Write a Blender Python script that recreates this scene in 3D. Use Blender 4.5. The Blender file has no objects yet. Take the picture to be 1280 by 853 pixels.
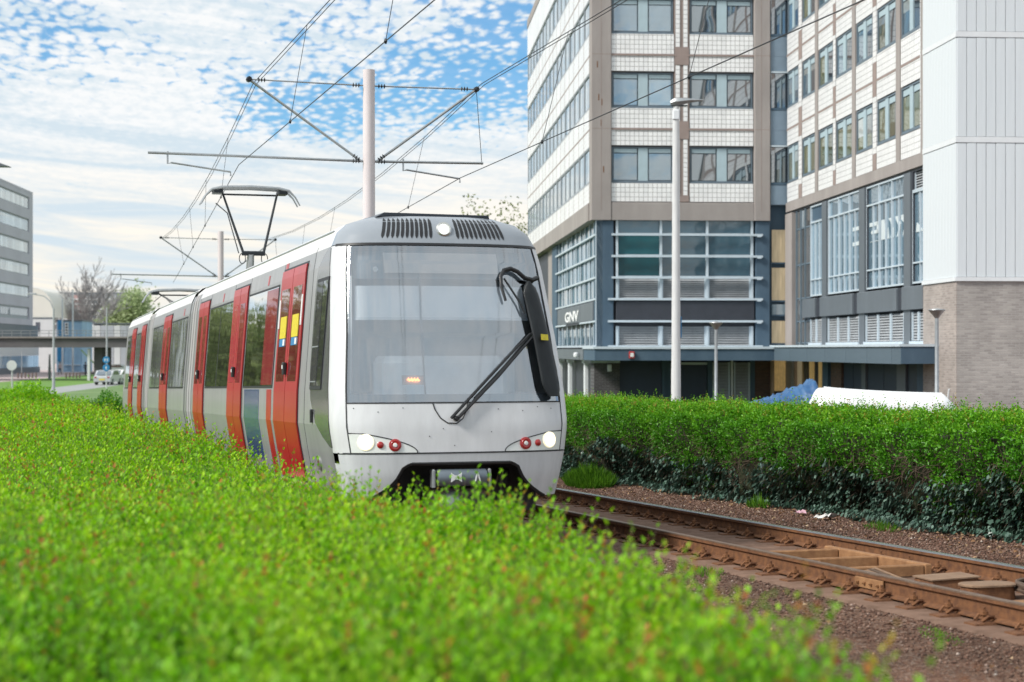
import bpy, bmesh, math, random
import numpy as np
from mathutils import Vector, Matrix
random.seed(7); RNG = np.random.default_rng(11)
SC = bpy.context.scene
R = math.radians
# ------------------------------------------------------------------ camera, sky, sun, exposure
FPX, CAMZ = 2200.0, 1.613
cd = bpy.data.cameras.new('camera'); cam = bpy.data.objects.new('camera', cd)
SC.collection.objects.link(cam); SC.camera = cam
cam.location = (0, 0, CAMZ); cam.rotation_euler = (R(90), 0, 0)
cd.sensor_width = 36; cd.lens = FPX/1280*36; cd.shift_y = 10.5/1280
cd.clip_start = .1; cd.clip_end = 6000
cd.dof.use_dof = True; cd.dof.focus_distance = 23.0; cd.dof.aperture_fstop = 2.3
SUN_EL, SUN_DIR = 40.0, Vector((-.80, -.42, 0)).normalized()
W = bpy.data.worlds.new('World'); SC.world = W; W.use_nodes = True
SC.view_settings.view_transform = 'Standard'; SC.view_settings.look = 'None'
SC.view_settings.exposure = 0.68; SC.view_settings.gamma = 1.0; SC.view_settings.use_curve_mapping = False

def build_world():
    nt = W.node_tree; N = nt.nodes; L = nt.links; N.clear()
    out = N.new('ShaderNodeOutputWorld'); bg = N.new('ShaderNodeBackground'); bg.inputs['Strength'].default_value = .1
    L.new(bg.outputs[0], out.inputs[0])
    sky = N.new('ShaderNodeTexSky'); sky.sky_type = 'NISHITA'; sky.sun_disc = False
    sky.sun_elevation = R(SUN_EL); sky.sun_rotation = math.atan2(SUN_DIR.x, SUN_DIR.y)
    sky.air_density = 1.0; sky.dust_density = .3; sky.ozone_density = 2.0
    tint = N.new('ShaderNodeMix'); tint.data_type = 'RGBA'; tint.blend_type = 'MULTIPLY'; tint.inputs[0].default_value = 1
    L.new(sky.outputs[0], tint.inputs[6]); tint.inputs[7].default_value = (.27, .66, .90, 1)
    tc = N.new('ShaderNodeTexCoord'); sep = N.new('ShaderNodeSeparateXYZ'); L.new(tc.outputs['Generated'], sep.inputs[0])
    def m(op, a, b=None, c=None, clamp=False):
        n = N.new('ShaderNodeMath'); n.operation = op; n.use_clamp = clamp
        for i, v in enumerate((a, b, c)):
            if v is None: continue
            if hasattr(v, 'is_output'): L.new(v, n.inputs[i])
            else: n.inputs[i].default_value = v
        return n.outputs[0]
    z = m('MAXIMUM', sep.outputs[2], 0.0); den = m('ADD', z, .10)
    u = m('DIVIDE', sep.outputs[0], den); v = m('DIVIDE', sep.outputs[1], den)
    cmb = N.new('ShaderNodeCombineXYZ'); L.new(m('ADD', u, m('MULTIPLY', v, .10)), cmb.inputs[0]); L.new(m('MULTIPLY', v, .56), cmb.inputs[1])
    def noise(scale, det, rough, dist=0.0, vec=None):
        n = N.new('ShaderNodeTexNoise'); n.noise_dimensions = '2D'
        n.inputs['Scale'].default_value = scale; n.inputs['Detail'].default_value = det
        n.inputs['Roughness'].default_value = rough; n.inputs['Distortion'].default_value = dist
        L.new(vec or cmb.outputs[0], n.inputs['Vector']); return n.outputs['Fac']
    big = noise(1.5, 3, .5); puff = noise(34, 5, .62, .3)
    vor = N.new('ShaderNodeTexVoronoi'); vor.voronoi_dimensions = '2D'; vor.feature = 'SMOOTH_F1'; vor.inputs['Scale'].default_value = 38
    vor.inputs['Smoothness'].default_value = .35; vor.inputs['Randomness'].default_value = .95
    wob = N.new('ShaderNodeMix'); wob.data_type = 'RGBA'; wob.inputs[0].default_value = .04
    nn = N.new('ShaderNodeTexNoise'); nn.inputs['Scale'].default_value = 12; L.new(cmb.outputs[0], nn.inputs['Vector'])
    L.new(cmb.outputs[0], wob.inputs[6]); L.new(nn.outputs['Color'], wob.inputs[7]); L.new(wob.outputs[2], vor.inputs['Vector'])
    cell = m('SUBTRACT', 1.0, m('MULTIPLY', vor.outputs['Distance'], 1.35))
    kz = m('MULTIPLY', m('SUBTRACT', z, .065), 13.0, clamp=True)
    cell = m('ADD', m('MULTIPLY', m('SUBTRACT', cell, .62), kz), .62); puff = m('ADD', m('MULTIPLY', m('SUBTRACT', puff, .5), m('ADD', m('MULTIPLY', kz, .75), .25)), .5)
    dens = m('ADD', m('MULTIPLY', puff, .75), m('MULTIPLY', cell, .42))
    dens = m('ADD', dens, m('MULTIPLY', m('SUBTRACT', big, .5), 1.5))
    # towards the horizon one looks through more cloud
    low = m('MULTIPLY', m('SUBTRACT', .135, z), 7.0)
    low = m('MAXIMUM', low, m('MINIMUM', m('MULTIPLY', m('SUBTRACT', z, .22), 2.0), .40))  # denser cloud added above the view to pale the windscreen's reflection
    low = m('MAXIMUM', low, .0)
    dens = m('ADD', dens, low)
    ramp = N.new('ShaderNodeValToRGB'); ramp.color_ramp.interpolation = 'EASE'
    ramp.color_ramp.elements[0].color = (.15, .15, .15, 1); ramp.color_ramp.elements[0].position = .30; ramp.color_ramp.elements[1].position = .64
    L.new(dens, ramp.inputs[0])
    # cloud colour: thick puffs white, thin parts slightly blue grey, cream near the horizon
    warm = N.new('ShaderNodeValToRGB'); e = warm.color_ramp.elements
    e[0].position = 0.0; e[0].color = (6.45, 5.95, 5.15, 1); e[1].position = .12; e[1].color = (6.0, 6.1, 6.15, 1)
    x = warm.color_ramp.elements.new(.055); x.color = (6.5, 6.1, 5.4, 1)
    L.new(z, warm.inputs[0])
    streak_v = N.new('ShaderNodeCombineXYZ'); L.new(m('ADD', sep.outputs[0], m('MULTIPLY', z, .9)), streak_v.inputs[0]); L.new(m('MULTIPLY', m('ADD', z, m('MULTIPLY', sep.outputs[0], .10)), 11), streak_v.inputs[1])
    st = noise(7, 5, .6, .6, streak_v.outputs[0]); fine = noise(30, 4, .6)
    shade = m('ADD', m('MULTIPLY', m('SUBTRACT', fine, .5), m('MULTIPLY', kz, .45)), m('ADD', m('MULTIPLY', m('SUBTRACT', st, .5), .75), .5))
    sr = N.new('ShaderNodeMapRange'); L.new(shade, sr.inputs[0]); sr.inputs[1].default_value = .38; sr.inputs[2].default_value = .61
    sr.inputs[3].default_value = 0; sr.inputs[4].default_value = 1
    cc = N.new('ShaderNodeMix'); cc.data_type = 'RGBA'; L.new(sr.outputs[0], cc.inputs[0])
    cc.inputs[6].default_value = (4.3, 5.0, 5.5, 1); L.new(warm.outputs[0], cc.inputs[7])
    mix = N.new('ShaderNodeMix'); mix.data_type = 'RGBA'; L.new(ramp.outputs[0], mix.inputs[0])
    L.new(tint.outputs[2], mix.inputs[6]); L.new(cc.outputs[2], mix.inputs[7])
    L.new(mix.outputs[2], bg.inputs['Color'])
build_world()
ld = bpy.data.lights.new('sun', 'SUN'); ld.energy = 2.6; ld.angle = R(14); ld.color = (1, .955, .89)
sun = bpy.data.objects.new('sun', ld); SC.collection.objects.link(sun)
sun.rotation_euler = (-(SUN_DIR*math.cos(R(SUN_EL)) + Vector((0, 0, math.sin(R(SUN_EL)))))).to_track_quat('-Z', 'Y').to_euler()

# ------------------------------------------------------------------ helpers
COL = SC.collection
def mk(name, me, parent=None, loc=None, rz=0.0):
    o = bpy.data.objects.new(name, me); COL.objects.link(o)
    if parent is not None: o.parent = parent
    if loc is not None: o.location = loc
    if rz: o.rotation_euler = (0, 0, rz)
    return o
def tag(o, label=None, cat=None, group=None, kind=None):
    if label: o['label'] = label
    if cat: o['category'] = cat
    if group: o['group'] = group
    if kind: o['kind'] = kind
    return o
def thing(name, label, cat, loc=(0, 0, 0), rz=0.0, group=None, parent=None):
    o = bpy.data.objects.new(name, None); COL.objects.link(o); o.location = loc; o.rotation_euler = (0, 0, rz)
    o.empty_display_size = .3
    return tag(o, label, cat, group)
def dup(root, loc=None, rz=None, label=None, mw=None):
    r = root.copy(); COL.objects.link(r)
    if loc is not None: r.location = loc
    if rz is not None: r.rotation_euler = (0, 0, rz)
    if label: r['label'] = label
    for ch in root.children:
        c = ch.copy(); COL.objects.link(c); c.parent = r
        for g in ch.children:
            d = g.copy(); COL.objects.link(d); d.parent = c
    return r
class MB:
    def __init__(s): s.v = []; s.f = []
    def add(s, vs, fs):
        b = len(s.v); s.v += [tuple(p) for p in vs]; s.f += [tuple(b+i for i in f) for f in fs]; return s
    def box(s, x0, x1, y0, y1, z0, z1):
        return s.add([(x0,y0,z0),(x1,y0,z0),(x1,y1,z0),(x0,y1,z0),(x0,y0,z1),(x1,y0,z1),(x1,y1,z1),(x0,y1,z1)],
              [(0,3,2,1),(4,5,6,7),(0,1,5,4),(1,2,6,5),(2,3,7,6),(3,0,4,7)])
    def bbox(s, x0, x1, y0, y1, z0, z1, b=.01):
        # box with chamfered vertical and top edges
        X = [x0, x0+b, x1-b, x1]; Y = [y0, y0+b, y1-b, y1]
        ring = lambda d, z: [(x0+b+d,y0+d,z),(x1-b-d,y0+d,z),(x1-d,y0+b+d,z),(x1-d,y1-b-d,z),(x1-b-d,y1-d,z),(x0+b+d,y1-d,z),(x0+d,y1-b-d,z),(x0+d,y0+b+d,z)]
        vs = ring(0, z0)+ring(0, z1-b)+ring(b*.7, z1); fs = [tuple(range(7,-1,-1)), tuple(range(16,24))]
        for k in (0, 8):
            for i in range(8): fs.append((k+i, k+(i+1)%8, k+8+(i+1)%8, k+8+i))
        return s.add(vs, fs)
    def tube(s, p0, p1, r0, r1=None, n=8, caps=True):
        return s.path([p0, p1], [r0, r0 if r1 is None else r1], n, caps)
    def path(s, pts, rad, n=8, caps=True):
        pts = [Vector(p) for p in pts]
        if not hasattr(rad, '__len__'): rad = [rad]*len(pts)
        b = len(s.v); up = None
        for i, p in enumerate(pts):
            d = (pts[min(i+1, len(pts)-1)]-pts[max(i-1, 0)])
            d = d.normalized() if d.length > 1e-9 else Vector((0, 0, 1))
            if up is None:
                up = d.cross(Vector((0, 0, 1)) if abs(d.z) < .9 else Vector((1, 0, 0))).normalized()
            else:
                up = (up - d*up.dot(d)); up = up.normalized() if up.length > 1e-6 else d.orthogonal().normalized()
            w = d.cross(up)
            for k in range(n):
                a = 2*math.pi*k/n
                s.v.append(tuple(p+(up*math.cos(a)+w*math.sin(a))*rad[i]))
        for i in range(len(pts)-1):
            for k in range(n):
                k2 = (k+1) % n
                s.f.append((b+i*n+k, b+i*n+k2, b+(i+1)*n+k2, b+(i+1)*n+k))
        if caps:
            s.f.append(tuple(b+k for k in range(n-1, -1, -1))); q = b+(len(pts)-1)*n
            s.f.append(tuple(q+k for k in range(n)))
        return s
    def lathe(s, prof, c=(0, 0, 0), axis=(0, 0, 1), n=16, capend=True):
        ax = Vector(axis).normalized(); u = ax.orthogonal().normalized(); w = ax.cross(u); c = Vector(c); b = len(s.v)
        for (r, h) in prof:
            for k in range(n):
                a = 2*math.pi*k/n; s.v.append(tuple(c+ax*h+(u*math.cos(a)+w*math.sin(a))*r))
        for i in range(len(prof)-1):
            for k in range(n):
                k2 = (k+1) % n; s.f.append((b+i*n+k, b+i*n+k2, b+(i+1)*n+k2, b+(i+1)*n+k))
        if capend:
            q = b+(len(prof)-1)*n; s.f.append(tuple(q+k for k in range(n))); s.f.append(tuple(b+k for k in range(n-1, -1, -1)))
        return s
    def grid(s, rows):
        b = len(s.v); n = len(rows[0])
        for r in rows: s.v += [tuple(p) for p in r]
        for i in range(len(rows)-1):
            for k in range(n-1):
                s.f.append((b+i*n+k, b+i*n+k+1, b+(i+1)*n+k+1, b+(i+1)*n+k))
        return s
    def prism(s, poly, y0, y1):
        # poly in (x,z), extruded along y
        n = len(poly)
        vs = [(x, y0, z) for x, z in poly]+[(x, y1, z) for x, z in poly]
        fs = [tuple(range(n)), tuple(range(2*n-1, n-1, -1))]
        for i in range(n): fs.append((i, i+n, (i+1) % n+n, (i+1) % n))
        return s.add(vs, fs)
    def mesh(s, name, mat, smooth=False):
        me = bpy.data.meshes.new(name); me.from_pydata(s.v, [], s.f)
        if mat: me.materials.append(mat)
        me.update()
        bm = bmesh.new(); bm.from_mesh(me); bmesh.ops.recalc_face_normals(bm, faces=bm.faces); bm.to_mesh(me); bm.free()
        if smooth:
            me.polygons.foreach_set('use_smooth', [True]*len(me.polygons))
            me.set_sharp_from_angle(angle=R(38))
        return me
    def build(s, name, mat, parent=None, smooth=False, loc=None, rz=0.0):
        return mk(name, s.mesh(name, mat, smooth), parent, loc, rz)
def npmesh(name, V, F, mat, attr=None, smooth=False):
    V = np.asarray(V, np.float32); F = np.asarray(F, np.int32); n, k = F.shape
    me = bpy.data.meshes.new(name); me.vertices.add(len(V)); me.vertices.foreach_set('co', V.ravel())
    me.loops.add(n*k); me.loops.foreach_set('vertex_index', F.ravel())
    me.polygons.add(n); me.polygons.foreach_set('loop_start', np.arange(0, n*k, k, dtype=np.int32))
    if smooth: me.polygons.foreach_set('use_smooth', np.ones(n, bool))
    me.update(calc_edges=True); me.validate()
    if attr is not None:
        a = me.attributes.new('tone', 'FLOAT', 'FACE'); a.data.foreach_set('value', np.asarray(attr, np.float32))
    me.materials.append(mat); return me

# ------------------------------------------------------------------ materials
def nodes(name):
    m = bpy.data.materials.new(name); m.use_nodes = True; nt = m.node_tree
    return m, nt, nt.nodes, nt.links, nt.nodes['Principled BSDF']
def mat(name, c, rough=.5, metal=0.0, var=.12, scale=2.5, bump=0.0, bscale=60.0, spec=.5, coat=0.0, c2=None, stretch=(1, 1, 1), emit=0.0):
    m, nt, N, L, P = nodes(name)
    P.inputs['Roughness'].default_value = rough; P.inputs['Metallic'].default_value = metal
    P.inputs['Specular IOR Level'].default_value = spec; P.inputs['Coat Weight'].default_value = coat
    P.inputs['Coat Roughness'].default_value = .08
    tc = N.new('ShaderNodeTexCoord'); mp = N.new('ShaderNodeMapping'); L.new(tc.outputs['Object'], mp.inputs[0]); mp.inputs['Scale'].default_value = stretch
    n = N.new('ShaderNodeTexNoise'); n.inputs['Scale'].default_value = scale; n.inputs['Detail'].default_value = 6; n.inputs['Roughness'].default_value = .62
    L.new(mp.outputs[0], n.inputs['Vector'])
    r = N.new('ShaderNodeValToRGB'); r.color_ramp.elements[0].position = .3; r.color_ramp.elements[1].position = .7
    a = c2 if c2 else tuple(x*(1-var) for x in c); b = c if c2 else tuple(min(1, x*(1+var)) for x in c)
    r.color_ramp.elements[0].color = (*a, 1); r.color_ramp.elements[1].color = (*b, 1)
    L.new(n.outputs['Fac'], r.inputs[0]); L.new(r.outputs[0], P.inputs['Base Color'])
    if bump:
        n2 = N.new('ShaderNodeTexNoise'); n2.inputs['Scale'].default_value = bscale; n2.inputs['Detail'].default_value = 5
        L.new(mp.outputs[0], n2.inputs['Vector'])
        bp = N.new('ShaderNodeBump'); bp.inputs['Strength'].default_value = bump; bp.inputs['Distance'].default_value = .02
        L.new(n2.outputs['Fac'], bp.inputs['Height']); L.new(bp.outputs[0], P.inputs['Normal'])
    if emit:
        P.inputs['Emission Color'].default_value = (*c, 1); P.inputs['Emission Strength'].default_value = emit
    return m
def glassmat(name, c, refl=.25, rough=.04, wave=.012, wscale=1.2):
    # opaque window glass: what lies behind as a colour, a mirror-like coat over it, slightly uneven
    m, nt, N, L, P = nodes(name)
    P.inputs['Roughness'].default_value = .6; P.inputs['Specular IOR Level'].default_value = 0
    tc = N.new('ShaderNodeTexCoord'); n = N.new('ShaderNodeTexNoise'); n.inputs['Scale'].default_value = 1.3; n.inputs['Detail'].default_value = 3
    L.new(tc.outputs['Object'], n.inputs['Vector'])
    oi = N.new('ShaderNodeObjectInfo'); mr = N.new('ShaderNodeMapRange'); L.new(oi.outputs['Random'], mr.inputs[0]); mr.inputs[3].default_value = .65; mr.inputs[4].default_value = 1.35
    r = N.new('ShaderNodeValToRGB'); r.color_ramp.elements[0].color = (*[x*.7 for x in c], 1); r.color_ramp.elements[1].color = (*[x*1.25 for x in c], 1)
    L.new(n.outputs['Fac'], r.inputs[0])
    ml = N.new('ShaderNodeVectorMath'); ml.operation = 'SCALE'; L.new(r.outputs[0], ml.inputs[0]); L.new(mr.outputs[0], ml.inputs['Scale'])
    L.new(ml.outputs[0], P.inputs['Base Color'])
    g = N.new('ShaderNodeBsdfGlossy'); g.inputs['Roughness'].default_value = rough; g.inputs['Color'].default_value = (.93, .97, 1, 1)
    n2 = N.new('ShaderNodeTexNoise'); n2.inputs['Scale'].default_value = wscale; n2.inputs['Detail'].default_value = 1; L.new(tc.outputs['Object'], n2.inputs['Vector'])
    bp = N.new('ShaderNodeBump'); bp.inputs['Strength'].default_value = 1; bp.inputs['Distance'].default_value = wave; L.new(n2.outputs['Fac'], bp.inputs['Height']); L.new(bp.outputs[0], g.inputs['Normal'])
    lw = N.new('ShaderNodeLayerWeight'); lw.inputs['Blend'].default_value = .35
    f = N.new('ShaderNodeMapRange'); L.new(lw.outputs['Fresnel'], f.inputs[0]); f.inputs[1].default_value = 0; f.inputs[2].default_value = 1; f.inputs[3].default_value = refl*.75; f.inputs[4].default_value = min(1, refl*4)
    mx = N.new('ShaderNodeMixShader'); L.new(f.outputs[0], mx.inputs[0]); L.new(P.outputs[0], mx.inputs[1]); L.new(g.outputs[0], mx.inputs[2])
    L.new(mx.outputs[0], N['Material Output'].inputs[0]); return m
def clearglass(name, tint=(.8, .87, .9), refl=.2):
    m, nt, N, L, P = nodes(name); N.remove(P)
    t = N.new('ShaderNodeBsdfTransparent'); t.inputs[0].default_value = (*tint, 1)
    g = N.new('ShaderNodeBsdfGlossy'); g.inputs['Roughness'].default_value = .05; g.inputs['Color'].default_value = (.9, .95, 1, 1)
    lw = N.new('ShaderNodeLayerWeight'); lw.inputs['Blend'].default_value = .3
    f = N.new('ShaderNodeMapRange'); L.new(lw.outputs['Fresnel'], f.inputs[0]); f.inputs[3].default_value = refl; f.inputs[4].default_value = 1
    mx = N.new('ShaderNodeMixShader'); L.new(f.outputs[0], mx.inputs[0]); L.new(t.outputs[0], mx.inputs[1]); L.new(g.outputs[0], mx.inputs[2])
    L.new(mx.outputs[0], N['Material Output'].inputs[0]); return m
def brickmat(name, c1, c2, mortar, bw, bh, ms, offset=.5, rough=.6, plane='XZ', bump=.6, spec=.4, dirt=.15):
    m, nt, N, L, P = nodes(name); P.inputs['Roughness'].default_value = rough; P.inputs['Specular IOR Level'].default_value = spec
    tc = N.new('ShaderNodeTexCoord'); sp = N.new('ShaderNodeSeparateXYZ'); L.new(tc.outputs['Object'], sp.inputs[0]); cb = N.new('ShaderNodeCombineXYZ')
    L.new(sp.outputs[0 if plane == 'XZ' else 1], cb.inputs[0]); L.new(sp.outputs[2], cb.inputs[1])
    b = N.new('ShaderNodeTexBrick'); L.new(cb.outputs[0], b.inputs['Vector']); b.offset = offset; b.inputs['Scale'].default_value = 1
    b.inputs['Brick Width'].default_value = bw; b.inputs['Row Height'].default_value = bh; b.inputs['Mortar Size'].default_value = ms; b.inputs['Mortar Smooth'].default_value = .1
    b.inputs['Color1'].default_value = (*c1, 1); b.inputs['Color2'].default_value = (*c2, 1); b.inputs['Mortar'].default_value = (*mortar, 1)
    n = N.new('ShaderNodeTexNoise'); n.inputs['Scale'].default_value = .9; n.inputs['Detail'].default_value = 6; L.new(tc.outputs['Object'], n.inputs['Vector'])
    mr = N.new('ShaderNodeMapRange'); L.new(n.outputs['Fac'], mr.inputs[0]); mr.inputs[1].default_value = .3; mr.inputs[2].default_value = .7; mr.inputs[3].default_value = 1-dirt; mr.inputs[4].default_value = 1+dirt*.5
    ml = N.new('ShaderNodeVectorMath'); ml.operation = 'SCALE'; L.new(b.outputs['Color'], ml.inputs[0]); L.new(mr.outputs[0], ml.inputs['Scale']); L.new(ml.outputs[0], P.inputs['Base Color'])
    bp = N.new('ShaderNodeBump'); bp.inputs['Strength'].default_value = bump; bp.inputs['Distance'].default_value = .01; bp.invert = True
    L.new(b.outputs['Fac'], bp.inputs['Height']); L.new(bp.outputs[0], P.inputs['Normal']); return m
def leafmat(name, stops, rough=.5, trans=.35):
    m, nt, N, L, P = nodes(name); P.inputs['Roughness'].default_value = rough; P.inputs['Specular IOR Level'].default_value = .35
    at = N.new('ShaderNodeAttribute'); at.attribute_name = 'tone'
    r = N.new('ShaderNodeValToRGB'); el = r.color_ramp.elements
    while len(el) < len(stops): el.new(.5)
    for e, (p, c) in zip(el, stops): e.position = p; e.color = (*c, 1)
    L.new(at.outputs['Fac'], r.inputs[0])
    gi = N.new('ShaderNodeNewGeometry'); mr = N.new('ShaderNodeMapRange'); L.new(gi.outputs['Random Per Island'], mr.inputs[0]); mr.inputs[3].default_value = .72; mr.inputs[4].default_value = 1.28
    ml = N.new('ShaderNodeVectorMath'); ml.operation = 'SCALE'; L.new(r.outputs[0], ml.inputs[0]); L.new(mr.outputs[0], ml.inputs['Scale'])
    L.new(ml.outputs[0], P.inputs['Base Color'])
    t = N.new('ShaderNodeBsdfTranslucent'); L.new(ml.outputs[0], t.inputs['Color'])
    mx = N.new('ShaderNodeMixShader'); mx.inputs[0].default_value = trans; L.new(P.outputs[0], mx.inputs[1]); L.new(t.outputs[0], mx.inputs[2])
    L.new(mx.outputs[0], N['Material Output'].inputs[0]); return m
M = {}
M['tram_grey'] = mat('tram_grey_paint', (.29, .295, .30), .36, coat=.2, var=.12, scale=4, stretch=(1, 1, .2))
M['tram_white'] = mat('tram_white_paint', (.63, .64, .655), .38, coat=.2, var=.09, scale=5, stretch=(1, 1, .25))
M['tram_bumper'] = mat('tram_bumper_plastic', (.60, .62, .64), .45, var=.08, scale=9, stretch=(1, 1, .12))
M['tram_roof'] = mat('tram_roof_grey', (.27, .30, .335), .3, coat=.4, var=.06)
M['tram_roof_top'] = mat('tram_roof_pale', (.62, .62, .61), .45, var=.1)
M['tram_red'] = mat('tram_red_paint', (.41, .019, .022), .32, coat=.12, var=.08)
M['tram_blue'] = mat('tram_blue_paint', (.05, .09, .22), .25, coat=.5, var=.1)
M['seam'] = mat('dark_seam', (.03, .032, .035), .7)
M['black'] = mat('black_rubber', (.014, .015, .017), .45)
M['blackmetal'] = mat('black_metal', (.02, .024, .028), .4, .4)
M['tram_glass'] = glassmat('tram_side_glass', (.17, .175, .18), .24, .03, .004)
M['tram_red_glass'] = glassmat('tram_red_tinted_glass', (.34, .05, .06), .16, .03, .004)
M['cab_glass'] = glassmat('cab_side_glass', (.06, .06, .065), .13, .03, .004)
M['cab_dark'] = mat('cab_side_dark_grey', (.12, .125, .13), .2, coat=.5)
M['windscreen'] = clearglass('windscreen_glass', (.92, .955, .975), .34)
M['cab_int'] = mat('cab_interior_grey', (.76, .80, .82), .6)
M['cab_dash'] = mat('cab_dashboard_grey', (.70, .74, .77), .5)
M['blind'] = mat('cab_blind_white', (.90, .92, .94), .7, var=.03)
M['dest'] = mat('destination_box_beige', (.60, .55, .52), .5, var=.04)
M['darkglass'] = mat('dark_band_grey', (.16, .19, .22), .3)
M['headlight'] = mat('headlight_lit', (1, .90, .64), .3, emit=2.4, var=.02)
M['lens'] = mat('headlight_lens', (.75, .78, .76), .15, coat=.5)
M['redlens'] = mat('red_lens', (.35, .02, .02), .2, coat=.6)
M['chrome'] = mat('bright_metal', (.6, .6, .58), .25, .8)
M['yellow'] = mat('yellow_sticker', (.75, .62, .02), .5, c2=(.55, .45, .02), scale=24)
M['whitefilm'] = mat('white_print', (.75, .77, .77), .5, var=.04)
M['bluefilm'] = mat('blue_print', (.03, .2, .42), .5, var=.05)
M['led'] = mat('orange_led', (1, .32, .08), .5, emit=2.5)
M['step'] = mat('step_beige', (.42, .33, .24), .7, bump=.3)
M['lid'] = mat('dusty_rust_lid', (.27, .175, .11), .85, c2=(.19, .115, .07), scale=7, bump=.5, bscale=60)
M['steel'] = mat('galvanised_steel', (.38, .40, .41), .42, .7, var=.15, scale=8)
M['pole'] = mat('pole_pinkish_white', (.66, .60, .60), .5, var=.08, scale=3, stretch=(1, 1, .3))
M['lamp_pole'] = mat('lamp_pole_pale_grey', (.60, .61, .61), .5, var=.1, scale=4, stretch=(3, 3, .4))
M['wire'] = mat('overhead_wire', (.05, .055, .06), .5, .5)
M['rust'] = mat('rusty_steel', (.225, .098, .038), .85, .0, c2=(.095, .04, .02), scale=14, bump=.5, bscale=90)
M['rustlight'] = mat('rusty_painted_steel', (.36, .19, .085), .8, 0, c2=(.20, .095, .04), scale=9, bump=.4, bscale=80)
M['railhead'] = mat('worn_rail_head', (.66, .67, .70), .22, .9, var=.15, scale=12, stretch=(1, .1, 1))
M['railhead_dull'] = mat('dull_rail_head', (.20, .14, .10), .5, .5, c2=(.13, .07, .04), scale=12)
M['slab'] = mat('track_slab_brown', (.24, .155, .115), .95, spec=.08, c2=(.13, .082, .06), scale=5, bump=.6, bscale=120)
M['cable'] = mat('dusty_cable', (.10, .065, .045), .8)
# ------------------------------------------------------------------ frames: tracks run away and slightly downhill, buildings stand on level ground
KX, KZ = -.3068, -.0227
def zrail(Y):                                   # height of the rail plane
    t = np.asarray(Y, float)*-KZ
    return -np.where(t < 1.3, t, 1.3+.25*(1-np.exp(-(np.maximum(t, 1.3)-1.3)/.25)))
GZ = -1.77
def zg(Y): return zrail(Y)-.22
TY = Vector((KX, 1, KZ)).normalized(); TX = Vector((1, -KX, 0)).normalized(); TZ = TX.cross(TY).normalized()
TM = Matrix((TX, TY, TZ)).transposed()
def TW(X0, Y, H=0.0): return Vector((X0+KX*Y, Y, KZ*Y+H))
def track_empty(o, p):
    o.matrix_world = Matrix.Translation(p) @ TM.to_4x4(); return o
def TL(X0, Y, H, org=Vector((0, 0, 0))):
    return TM.transposed() @ (TW(X0, Y, H)-org)

# ------------------------------------------------------------------ ground
def far_turf(m):
    # beyond the tracks the bare gravel gives way to rough turf
    nt = m.node_tree; N = nt.nodes; L = nt.links; P = N['Principled BSDF']; src = P.inputs['Base Color'].links[0].from_socket
    tc = N.new('ShaderNodeTexCoord'); sp = N.new('ShaderNodeSeparateXYZ'); L.new(tc.outputs['Object'], sp.inputs[0])
    n = N.new('ShaderNodeTexNoise'); n.inputs['Scale'].default_value = .12; n.inputs['Detail'].default_value = 6; L.new(tc.outputs['Object'], n.inputs['Vector'])
    ad = N.new('ShaderNodeMath'); ad.operation = 'MULTIPLY_ADD'; L.new(n.outputs['Fac'], ad.inputs[0]); ad.inputs[1].default_value = 30; L.new(sp.outputs[1], ad.inputs[2])
    mr = N.new('ShaderNodeMapRange'); L.new(ad.outputs[0], mr.inputs[0]); mr.inputs[1].default_value = 66; mr.inputs[2].default_value = 84
    r = N.new('ShaderNodeValToRGB'); r.color_ramp.elements[0].color = (.07, .12, .035, 1); r.color_ramp.elements[1].color = (.15, .19, .08, 1); L.new(n.outputs['Fac'], r.inputs[0])
    mx = N.new('ShaderNodeMix'); mx.data_type = 'RGBA'; L.new(mr.outputs[0], mx.inputs[0]); L.new(src, mx.inputs[6]); L.new(r.outputs[0], mx.inputs[7]); L.new(mx.outputs[2], P.inputs['Base Color'])
def ground_sheet(name, xs, ys, dz, m, slope_x=-.068, smooth=True):
    rows = [[(x+slope_x*y, y, float(zg(y))+dz) for x in xs] for y in ys]
    mb = MB().grid(rows); return mb.build(name, m, smooth=smooth)
def gravel_mat(name, cs, scale, bump):
    m, nt, N, L, P = nodes(name); P.inputs['Roughness'].default_value = .95; P.inputs['Specular IOR Level'].default_value = .2
    tc = N.new('ShaderNodeTexCoord')
    v = N.new('ShaderNodeTexVoronoi'); v.inputs['Scale'].default_value = scale; L.new(tc.outputs['Object'], v.inputs['Vector'])
    n = N.new('ShaderNodeTexNoise'); n.inputs['Scale'].default_value = 1.1; n.inputs['Detail'].default_value = 7; n.inputs['Roughness'].default_value = .7; L.new(tc.outputs['Object'], n.inputs['Vector'])
    sp = N.new('ShaderNodeSeparateColor'); L.new(v.outputs['Color'], sp.inputs[0])
    r = N.new('ShaderNodeValToRGB'); el = r.color_ramp.elements
    while len(el) < len(cs): el.new(.5)
    for i, (e, c) in enumerate(zip(el, cs)): e.position = i/(len(cs)-1); e.color = (*c, 1)
    L.new(sp.outputs[0], r.inputs[0])
    mr = N.new('ShaderNodeMapRange'); L.new(n.outputs['Fac'], mr.inputs[0]); mr.inputs[1].default_value = .35; mr.inputs[2].default_value = .65; mr.inputs[3].default_value = .55; mr.inputs[4].default_value = 1.25
    ml = N.new('ShaderNodeVectorMath'); ml.operation = 'SCALE'; L.new(r.outputs[0], ml.inputs[0]); L.new(mr.outputs[0], ml.inputs['Scale']); L.new(ml.outputs[0], P.inputs['Base Color'])
    bp = N.new('ShaderNodeBump'); bp.inputs['Strength'].default_value = bump; bp.inputs['Distance'].default_value = .03; L.new(v.outputs['Distance'], bp.inputs['Height']); L.new(bp.outputs[0], P.inputs['Normal'])
    return m
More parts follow.
